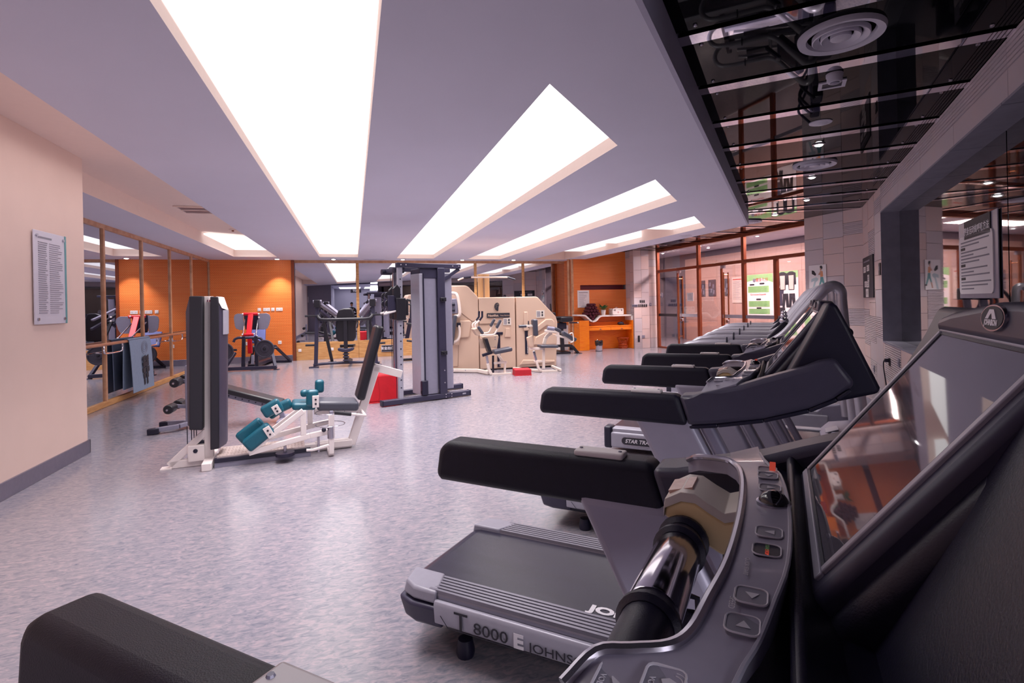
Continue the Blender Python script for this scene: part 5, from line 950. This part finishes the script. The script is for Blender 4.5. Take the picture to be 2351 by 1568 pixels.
# sockets and switches
def wplate(p, rz, w, h, label, mat=PLAS, kind='socket', group=None, holes=True, cat='socket'):
    t = thing('wall_socket' if kind == 'socket' else 'light_switch', label, cat, p, rz, group)
    MB().bb(-w/2, w/2, -.01, 0, -h/2, h/2).build('plate', mat, t, .003)
    if kind == 'socket' and holes:
        for x in ([0] if w < .12 else [-w/4, w/4]):
            for dx, dz in ((-.012, .0), (.012, 0), (0, -.02)): MB().bb(x+dx-.003, x+dx+.003, -.0112, -.0098, dz-.008, dz+.008).build('slot', INK, t)
    else: MB().bb(-w*.3, w*.3, -.014, -.009, -h*.3, h*.3).build('rocker', mat, t, .002)
    return t
OY = YB-.07
for x, w, k, l in ((-2.475, .085, 'switch', 'square white switch above the leg press, left of the two sockets'), (-2.29, .17, 'socket', 'left of the two double sockets above the leg press'), (-2.13, .085, 'switch', 'square white switch between the two double sockets'), (-1.965, .17, 'socket', 'right of the two double sockets above the leg press')): wplate((x, OY, 1.45), 0, w, .09, l, kind=k, cat=k)
wplate((-1.97, OY, .53), 0, .09, .09, 'single white socket low on the orange wall, right of the plates'); wplate((-2.82, OY, .53), 0, .09, .09, 'white socket low on the orange wall behind the leg press')
wplate((-1.46, YB-.03, .28), 0, .08, .08, 'white switch plate on the oak panel left of the chest press', kind='switch', cat='switch'); wplate((-.6, YB-.03, .28), 0, .08, .08, 'white switch plate on the oak panel behind the chest press', kind='switch', cat='switch'); wplate((2.1, YB-.03, .33), 0, .08, .08, 'white switch plate on the oak panel right of the exit sign', kind='switch', cat='switch')
for i, x in enumerate((8.58, 8.645, 8.71)): wplate((x, 14.646, 1.46), 0, .04, .085, ('left', 'middle', 'right')[i] + ' small dark switch in the upper row of three on the stone pier', DKM, 'switch', 'upper dark switches on the stone pier', cat='switch')
for i, x in enumerate((8.53, 8.595, 8.66, 8.725, 8.79)): wplate((x, 14.646, 1.33), 0, .04, .085, ('first', 'second', 'third', 'fourth', 'last')[i] + ' small dark switch in the lower row of five on the pier', DKM, 'switch', 'lower dark switches on the stone pier', cat='switch')
t = thing('switch_panel', 'long grey ribbed switch panel on the stone pier, left of the dark switches', 'switch', (8.385, 14.646, 1.33)); MB().bb(-.1, .1, -.008, 0, -.04, .04).build('plate', GRYM, t, .003)
for i in range(5): MB().bb(-.09+.038*i, -.064+.038*i, -.014, -.008, -.03, .03).build('rocker', GRYP, t)
wplate((8.5, 14.646, .3), 0, .07, .2, 'tall dark double socket low on the stone pier beside the desk', DKM); wplate((8.66, 14.646, .36), 0, .1, .09, 'square grey socket low on the stone pier', GRYM)
t = thing('access_panel', 'small grey-green call plate on the strip beside the glass wall', 'switch', (9.0, 14.752, 1.36)); MB().bb(-.035, .035, -.012, 0, -.05, .05).build('plate', GRYM, t, .004); MB().lathe([(.012, 0), (.01, .008)], (0, -.012, 0), 12, (0, -1, 0)).build('button', PLAS, t)
t = thing('door_keypad', 'small grey keypad on the left glass panel by the doors', 'keypad', (9.19, 14.4, 1.64), -PI/2); MB().bb(-.05, .05, -.03, 0, -.07, .07).build('housing', GRYM, t, .008); MB().bb(-.025, .025, -.034, -.029, -.03, .05).build('keys', PLAS, t, .003)
t = thing('door_notice', 'square white paper notice taped to the left glass door', 'notice', (9.185, 12.95, 1.56), -PI/2); MB().bb(-.14, .14, -.002, 0, -.12, .12).build('sheet', PAPER, t)
for i in range(5): MB().bb(-.1, .06+.01*i, -.0035, -.002, .07-.035*i, .08-.035*i).build('printed_line', GINK, t)
t = thing('exit_sign', 'low black and white exit sign on the oak panel under the mirror', 'sign', (.94, YB-.03, .235)); MB().bb(-.17, .17, -.02, 0, -.1, .1).build('box', GRYL, t, .004); MB().bb(-.158, .158, -.024, -.019, -.088, .088).build('face', INK, t)
text('安全出口', .095, WINK, t, (0, -.025, 0), (PI/2, 0, 0), align='CENTER', bold=.002)
t = thing('hanging_exit_sign', 'exit sign hanging from the ceiling of the hall, seen in the back mirror', 'sign', (.2, -6.0, 2.6), PI); MB().bb(-.35, .35, -.03, .03, -.12, .12).build('box', INK, t, .006); text('EXIT', .2, WINK, t, (0, -.032, 0), (PI/2, 0, 0), align='CENTER', bold=.004)
for x in (-.25, .25): MB().cyl((x, 0, .12), (x, 0, .26), .008, 8).build('hanger', SATIN, t)
t = thing('wall_clock', 'square pale clock on the grey rear wall, seen in the back mirror', 'clock', (-2.75, -2.615, 2.0), PI); MB().bb(-.16, .16, -.03, 0, -.2, .2).build('case', GRYM, t, .01); MB().bb(-.14, .14, -.034, -.028, -.18, .18).build('dial', PAPER, t); k = MB().bar((0, -.037, 0), (0, -.037, .1), .012, .003, (0, 1, 0)); k.bar((0, -.037, 0), (.07, -.037, .03), .014, .003, (0, 1, 0)); k.build('hands', INK, t)

# ------------------------------------------------------------------ left wall: barre, mat, plaque
t = thing('ballet_barre', 'long timber barre on bent steel brackets along the left mirror', 'barre', (-3.58, 0, .975))
MB().tube([(0, 6.7, 0), (0, 15.6, 0)], .025, 14).build('rail', BARREW, t)
for y in (8.1, 9.66, 11.22, 12.78, 14.34): MB().tube(smooth_path([(0, y-.33, -.02), (0, y-.33, -.1), (0, y-.28, -.14), (0, y, -.145), (0, y+.28, -.14), (0, y+.33, -.1), (0, y+.33, -.02)], 3), .012, 8).build('bracket', CHROME, t); MB().cyl((0, y, -.145), (-.095, y, -.145), .012, 8).build('wall_stud', CHROME, t)
t = thing('exercise_mat', 'blue-grey exercise mat with a black print draped over the barre', 'mat', (-3.58, 10.6, .975))
pts = [(.085, -.86), (.075, -.6), (.06, -.3), (.045, -.08)] + [(.034*math.cos(q), .034*math.sin(q)) for q in [.15+.28*k for k in range(11)]] + [(-.04, -.1), (-.045, -.3), (-.05, -.52), (-.053, -.8)]
A = [m_ for m_ in pts]; m = MB(); th = .008
for i in range(len(pts)-1):
    (x0, z0), (x1, z1) = pts[i], pts[i+1]; d = Vector((x1-x0, z1-z0)).normalized(); nx, nz = d.y*th, -d.x*th
    m.prism([(x0, z0), (x1, z1), (x1+nx, z1+nz), (x0+nx, z0+nz)], 'y', -.46, .48)
bmesh.ops.remove_doubles(m.bm, verts=m.bm.verts[:], dist=.003); o = m.build('mat_sheet', MAT_B, t, ang=70)
rn = random.Random(3)
for side in (-1, 1):
    for k in range(5):
        y0 = .1+side*.07 + rn.uniform(-.02, .02); z0 = -.3-.1*k; w = (.065, .075, .07, .05, .03)[k]; MB().loft([(.09, y0-w, z0), (.09, y0+w, z0+.03), (.098, y0+w*.8, z0-.06), (.098, y0-w*.8, z0-.085)], [(.094, y0-w, z0), (.094, y0+w, z0+.03), (.102, y0+w*.8, z0-.06), (.102, y0-w*.8, z0-.085)]).build('black_print', INK, t)
for r in (.06, .1, .14): MB().tube([(.066+.0*r, .12+r*math.cos(q), -.14+r*.8*math.sin(q)) for q in [2*PI*k/20 for k in range(20)]], .003, 4, True).build('grey_print', GINK, t)
t = thing('wall_plaque', 'tall pale acrylic notice plaque on the plastered pillar', 'sign', (-2.66, 5.84, 1.775), PI/2); 
MB().bb(-.265, .265, -.02, -.01, -.415, .415).build('acrylic_sheet', PLAQ, t, .003); MB().bb(.245, .27, -.024, -.012, -.415, .415).build('tinted_edge', TEALG, t)
for x in (-.22, .22):
    for z in (-.37, .37): MB().cyl((x, 0, z), (x, -.03, z), .014, 10).build('standoff', SATIN, t)
for k in range(34):
    z = .31-.019*k; MB().bb(-.2, -.2+.1+.05*rn.random(), -.0225, -.02, z, z+.007).build('printed_line', GINK, t)
    MB().bb(-.02, .12+.09*rn.random(), -.0225, -.02, z, z+.005).build('printed_line', GINK, t)
text('Group Rules', .03, GINK, t, (-.2, -.0225, .36), (PI/2, 0, 0)) if False else MB().bb(-.2, .02, -.0225, -.02, .35, .365).build('heading', GINK, t)

# ------------------------------------------------------------------ right side: posters, signs, sockets, cords
t = thing('runner_poster', 'white poster of a woman running on a treadmill, on the stone wall', 'poster', (8.722, 8.19, 1.83), -PI/2)
MB().bb(-.2, .2, -.008, 0, -.27, .27).build('board', PAPER, t); z_ = -.0085
def flat(name, pts, mat, par, y=-.0105): return MB().prism(pts, 'y', y, -.008).build(name, mat, par, smooth=False)
flat('printed_console', [(-.13, .1), (-.05, .06), (-.03, .09), (-.08, .16), (-.13, .17)], INK, t); flat('printed_frame', [(-.14, .0), (-.03, .03), (.02, -.0), (.0, -.04), (-.04, -.06), (-.1, -.26), (-.15, -.26), (-.07, -.04), (-.15, -.06)], POSTB, t)
flat('printed_hair', [(.06, .245), (.1, .25), (.12, .22), (.11, .18), (.08, .19), (.06, .21)], INK, t); flat('printed_face', [(.06, .2), (.09, .2), (.1, .16), (.07, .15)], SKIN, t, -.011)
flat('printed_arm', [(.07, .14), (.03, .1), (.02, .07), (.06, .07), (.1, .12)], SKIN, t, -.011); flat('printed_top', [(.06, .15), (.12, .14), (.13, .04), (.07, .03)], POSTO, t); flat('printed_legs', [(.07, .03), (.13, .03), (.15, -.06), (.19, -.17), (.16, -.18), (.1, -.06), (.06, -.14), (.03, -.13), (.06, -.05)], TEALG, t)
flat('printed_shoe', [(.16, -.17), (.2, -.17), (.21, -.2), (.16, -.2)], INK, t); flat('printed_leg', [(.03, -.13), (.06, -.14), (.03, -.24), (.0, -.24)], SKIN, t)
t = thing('floor_plan_sign', 'black sign board with white squares on the slanted stone wall', 'sign', B(1.276, 10.6, 1.79), PI/2-AB_+PI)
MB().bb(-.55, .6, -.02, 0, -.35, .34).build('board', INK, t, .004)
for x, z, w, h in ((-.3, .13, .26, .1), (.1, .14, .26, .1), (.12, -.03, .18, .12), (-.2, -.12, .26, .1), (.05, -.13, .26, .1), (-.05, -.27, .3, .14)):
    k = MB().bb(x-w/2, x+w/2, -.024, -.019, z-h/2, z+h/2).build('white_square', PLAS, t)
    for i in range(2): MB().bb(x-w*.35, x+w*.3, -.0255, -.0238, z+.012-.03*i, z+.02-.03*i).build('printed_line', GINK, k)
MB().bb(-.4, .3, -.0235, -.019, .25, .275).build('heading_line', GINK, t)
t = thing('thermostat', 'narrow dark control strip beside the window recess', 'switch', B(1.276, 9.43, 1.86), PI/2-AB_+PI); MB().bb(-.07, .07, -.012, 0, -.09, .09).build('plate', DKM, t, .003); MB().bb(-.03, .03, -.015, -.011, -.02, .04).build('display', GRYM, t)
t = thing('window_notice', 'white Chinese exercise notice with a dark heading, fixed to the dark window', 'sign', B(1.498, 5.89, 1.77), PI/2-AB_+PI)
MB().bb(-.5, .52, -.012, -.002, -.35, .35).build('back_plate', GRYM, t, .004)
MB().prism(rrect(.9, .52, .05, 4, -.02, -.05), 'y', -.02, -.011).build('white_field', PAPER, t); MB().bb(-.3, .38, -.02, -.011, .18, .345).build('heading_band', INK, t)
text('健身运动的呼吸方法', .074, WINK, t, (.03, -.0212, .245), (PI/2, 0, 0), align='CENTER', bold=.0015)
for k in range(15):
    z = .15-.03*k; hd_ = k in (2, 7, 11)
    if hd_: MB().bb(-.4, -.28, -.0225, -.02, z-.004, z+.02).build('dark_label', INK, t)
    else: MB().bb(-.4, (.35, .1, .38, .3, -.05)[k % 5], -.022, -.02, z, z+.012).build('printed_line', GINK, t)
for i, (u, z, l) in enumerate(((8.76, .56, 'dark socket with a black plug low on the slanted stone wall'), (10.18, .3, 'narrow grey socket near the corner of the slanted stone wall'), (8.1, .62, 'blank grey socket plate just under the window sill'))): wplate(B(1.274, u, z), PI/2-AB_+PI, .08 if i else .1, .11, l, GRYM if i else DKM)
t = thing('power_cord', 'black power cord hanging from the plug on the slanted wall', 'cord', B(1.262, 8.76, .58)); o = VB*-1
P_ = [Vector((0, 0, 0)), o*.05+Vector((0, 0, 0)), o*.06+Vector((0, 0, -.1)), o*.03+Vector((0, 0, -.4)), o*.06+UB*-.1+Vector((0, 0, -.56)), o*.3+UB*-.5+Vector((0, 0, -.572)), o*.2+UB*-1.2+Vector((0, 0, -.572))]
MB().tube(smooth_path(P_, 5), .008, 6).build('cable', BLK, t); MB().bar(tuple(o*-.004), tuple(o*.05), .045, .05).build('plug', BLK, t, .008)
for j, (l, mt, pts) in enumerate((('white cable looped on the floor by the window wall', PLAS, [(.75, 4.3), (1.0, 4.7), (1.1, 5.3), (.95, 5.5), (.85, 5.0), (1.0, 4.5)]), ('black cable trailing along the floor by the window wall', BLK, [(.7, 5.2), (1.0, 5.4), (1.15, 6.2), (1.05, 7.2)]))):
    t = thing('floor_cable', l, 'cable', (0, 0, 0)); MB().tube(smooth_path([B(v, u, .008) for v, u in pts], 6), .007, 6).build('cable', mt, t)
bs_ = MB().bb(1.25, 1.279, -1.5, 11.2, .0, .07).build('trim_1', GRYL, None, .006, rot=(0, 0, -AB_)); struct(bs_)
# ------------------------------------------------------------------ corridor posters beyond the glass
def pic(y, z0, z1, w, label, mat=PRINT):
    t = thing('photo_print', label, 'picture', (12.0, y, (z0+z1)/2), -PI/2); MB().bb(-w/2, w/2, -.02, 0, -(z1-z0)/2, (z1-z0)/2).build('board', mat, t, .003)
    for i, (x, z) in enumerate(((-.1, .12), (.07, .05), (-.03, -.1), (.1, -.15))): MB().prism([(x-.04, z-.07), (x+.03, z-.06), (x+.05, z+.06), (x-.02, z+.08)], 'y', -.022, -.0195).build('printed_shape', GRYM, t)
    return t
pic(16.2, 1.6, 2.16, .34, 'dark photo print on the corridor wall, left of three'); pic(15.64, 1.6, 2.17, .38, 'dark photo print on the corridor wall, middle of three'); pic(14.93, 1.6, 2.17, .33, 'dark photo print on the corridor wall, right of three')
t = thing('rules_board', 'pale text board with red heading on the corridor wall', 'notice', (12.0, 14.38, 1.77), -PI/2); MB().bb(-.25, .25, -.012, 0, -.42, .42).build('board', CST2, t)
MB().bb(-.2, .2, -.014, -.011, .33, .36).build('heading', RINK, t)
for k in range(18): MB().bb(-.2, .05+.14*rn.random(), -.0135, -.0115, .27-.034*k, .28-.034*k).build('printed_line', GINK, t)
t = thing('etiquette_poster', 'large green and white gym etiquette poster beyond the glass wall', 'poster', (12.0, 13.4, 1.6), -PI/2); MB().bb(-.56, .56, -.02, 0, -.64, .62).build('board', PAPER, t)
MB().prism([(-.56, .62), (-.56, .4), (.1, .5), (.56, .35), (.56, .62)], 'y', -.023, -.019).build('green_header', GREEN, t); text('健身礼仪', .13, RINK, t, (.12, -.0245, .44), (PI/2, 0, 0), align='CENTER'); text('Gymnasium Etiquette', .075, RINK, t, (-.05, -.0225, -.0), (PI/2, 0, 0), align='CENTER')
MB().lathe([(.06, 0), (.06, .004)], (-.2, -.0235, .44), 20, (0, -1, 0)).build('round_mark', GRYM, t)
for x0, x1, z0, z1 in ((-.48, .4, .06, .26), (-.46, .42, -.38, -.2), (-.46, .42, -.6, -.44)):
    g = MB().bb(x0, x1, -.023, -.019, z0, z1).build('green_block', GREEN, t)
    for i in range(4): MB().bb(x0+.04, x1-.05-.1*rn.random(), -.0245, -.0225, z1-.035-.04*i, z1-.027-.04*i).build('printed_line', DGREEN, g)
for x, z in ((-.3, .31), (.12, .33), (-.03, -.15), (-.02, -.42)): MB().prism(rrect(.2, .05, .02, 3, x, z), 'y', -.024, -.019).build('dark_label', INK, t)
t = thing('clothing_poster', 'poster of sports jackets and shorts beyond the glass wall', 'poster', (12.0, 12.25, 1.5), -PI/2); MB().bb(-.5, .34, -.018, 0, -.65, .75).build('board', PAPER, t); MB().bb(-.5, .34, -.02, -.017, .55, .75).build('green_band', GREEN, t)
for x in (-.22, .1):
    g = MB().prism([(x-.16, .68), (x-.05, .73), (x+.05, .73), (x+.16, .68), (x+.17, .35), (x+.11, .35), (x+.1, .2), (x-.1, .2), (x-.11, .35), (x-.17, .35)], 'y', -.023, -.019).build('printed_jacket', INK, t); MB().prism([(x-.09, .62), (x+.09, .62), (x+.08, .22), (x-.08, .22)], 'y', -.025, -.022).build('jacket_front', CST2, g)
MB().prism([(-.49, .2), (-.4, .27), (-.28, .27), (-.18, .2), (-.2, .08), (-.24, .1), (-.24, -.25), (-.45, -.25), (-.45, .1), (-.48, .08)], 'y', -.023, -.017).build('printed_shirt', GRYP, t)
for x in (-.12, .12): MB().prism([(x-.1, .1), (x+.1, .1), (x+.12, -.3), (x+.03, -.3), (x, -.05), (x-.04, -.3), (x-.12, -.3)], 'y', -.023, -.017).build('printed_shorts', INK, t)
MB().prism([(-.4, -.3), (-.15, -.3), (-.12, -.55), (-.25, -.57), (-.28, -.4), (-.33, -.57), (-.43, -.55)], 'y', -.023, -.017).build('printed_shorts', INK, t)
# ------------------------------------------------------------------ the photographer, seen only in the back mirror
def limb(name, pts, rad, mat, par, lvl=1):
    me = bpy.data.meshes.new(name); me.from_pydata([p for p, _ in pts], [(a, b) for (_, a), b in zip(pts, range(len(pts))) if a is not None], []); me.materials.append(mat)
    o = bpy.data.objects.new(name, me); COL.objects.link(o); o.parent = par
    sk = o.modifiers.new('skin', 'SKIN'); me.skin_vertices.new() if not me.skin_vertices else None
    for v, r in zip(me.skin_vertices[0].data, rad): v.radius = r if isinstance(r, tuple) else (r, r)
    me.skin_vertices[0].data[0].use_root = True; sk.use_smooth_shade = True
    sb = o.modifiers.new('subd', 'SUBSURF'); sb.levels = lvl; sb.render_levels = lvl; return o
t = thing('person', 'person in dark clothes holding a camera to the eye, seen only in the back mirror', 'person', (-.08, -.42, 0))
limb('clothed_body', [((0, 0, .95), None), ((0, 0, 1.12), 0), ((0, .01, 1.3), 1), ((0, 0, 1.42), 2), ((0, .01, 1.5), 3),
    ((.17, 0, 1.4), 3), ((.26, .06, 1.18), 5), ((.13, .24, 1.33), 6), ((-.17, 0, 1.4), 3), ((-.26, .06, 1.18), 8), ((-.12, .24, 1.33), 9),
    ((.1, 0, .88), 0), ((.12, .02, .48), 11), ((.13, 0, .08), 12), ((-.1, 0, .88), 0), ((-.12, .02, .48), 14), ((-.13, 0, .08), 15)],
    [(.15, .11), (.135, .1), (.155, .11), (.1, .075), .055, .06, .048, .036, .06, .048, .036, .085, .06, .045, .085, .06, .045], CLOTH, t)
hd = limb('head', [((0, .02, 1.5), None), ((0, .035, 1.6), 0), ((0, .04, 1.68), 1), ((0, .03, 1.74), 2)], [.05, (.07, .085), (.078, .098), (.055, .065)], SKIN, t, 2)
MB().ball((0, .02, 1.705), .093, (.92, 1.08, .8), 16, 10).build('hair', INK, t); MB().ball((0, .135, 1.635), .014, (1, 1.2, 1.4)).build('nose', SKIN, hd)
for s in (-1, 1):
    MB().ball((s*.085, .03, 1.645), .022, (.4, .8, 1.3)).build('ear', SKIN, hd); MB().bar((s*.13, -.04, .04), (s*.14, .2, .035), .1, .08).build('shoe', BLK, t, .03, 3)
    MB().ball((s*.1, .265, 1.36), .036, (.8, 1.1, 1.1)).build('palm', SKIN, t)
    for k in range(4): MB().tube([(s*.1, .28, 1.345+.02*k), (s*.085, .31, 1.35+.02*k), (s*.06, .315, 1.352+.02*k)], .009, 6).build('finger', SKIN, t)
    MB().tube([(s*.09, .25, 1.34), (s*.06, .27, 1.335), (s*.04, .275, 1.34)], .01, 6).build('thumb', SKIN, t)
c = thing('photo_camera', 'black camera held by the person seen in the back mirror', 'camera', (-.08, -.07, 1.385)); MB().bb(-.065, .065, -.03, .03, -.045, .045).build('body', BLK, c, .01); MB().lathe([(.035, 0), (.038, .05), (.034, .055)], (0, .03, 0), 18, (0, 1, 0)).build('lens', BLKGL, c); MB().bb(-.025, .025, -.02, .025, .045, .065).build('viewfinder', BLK, c, .006)
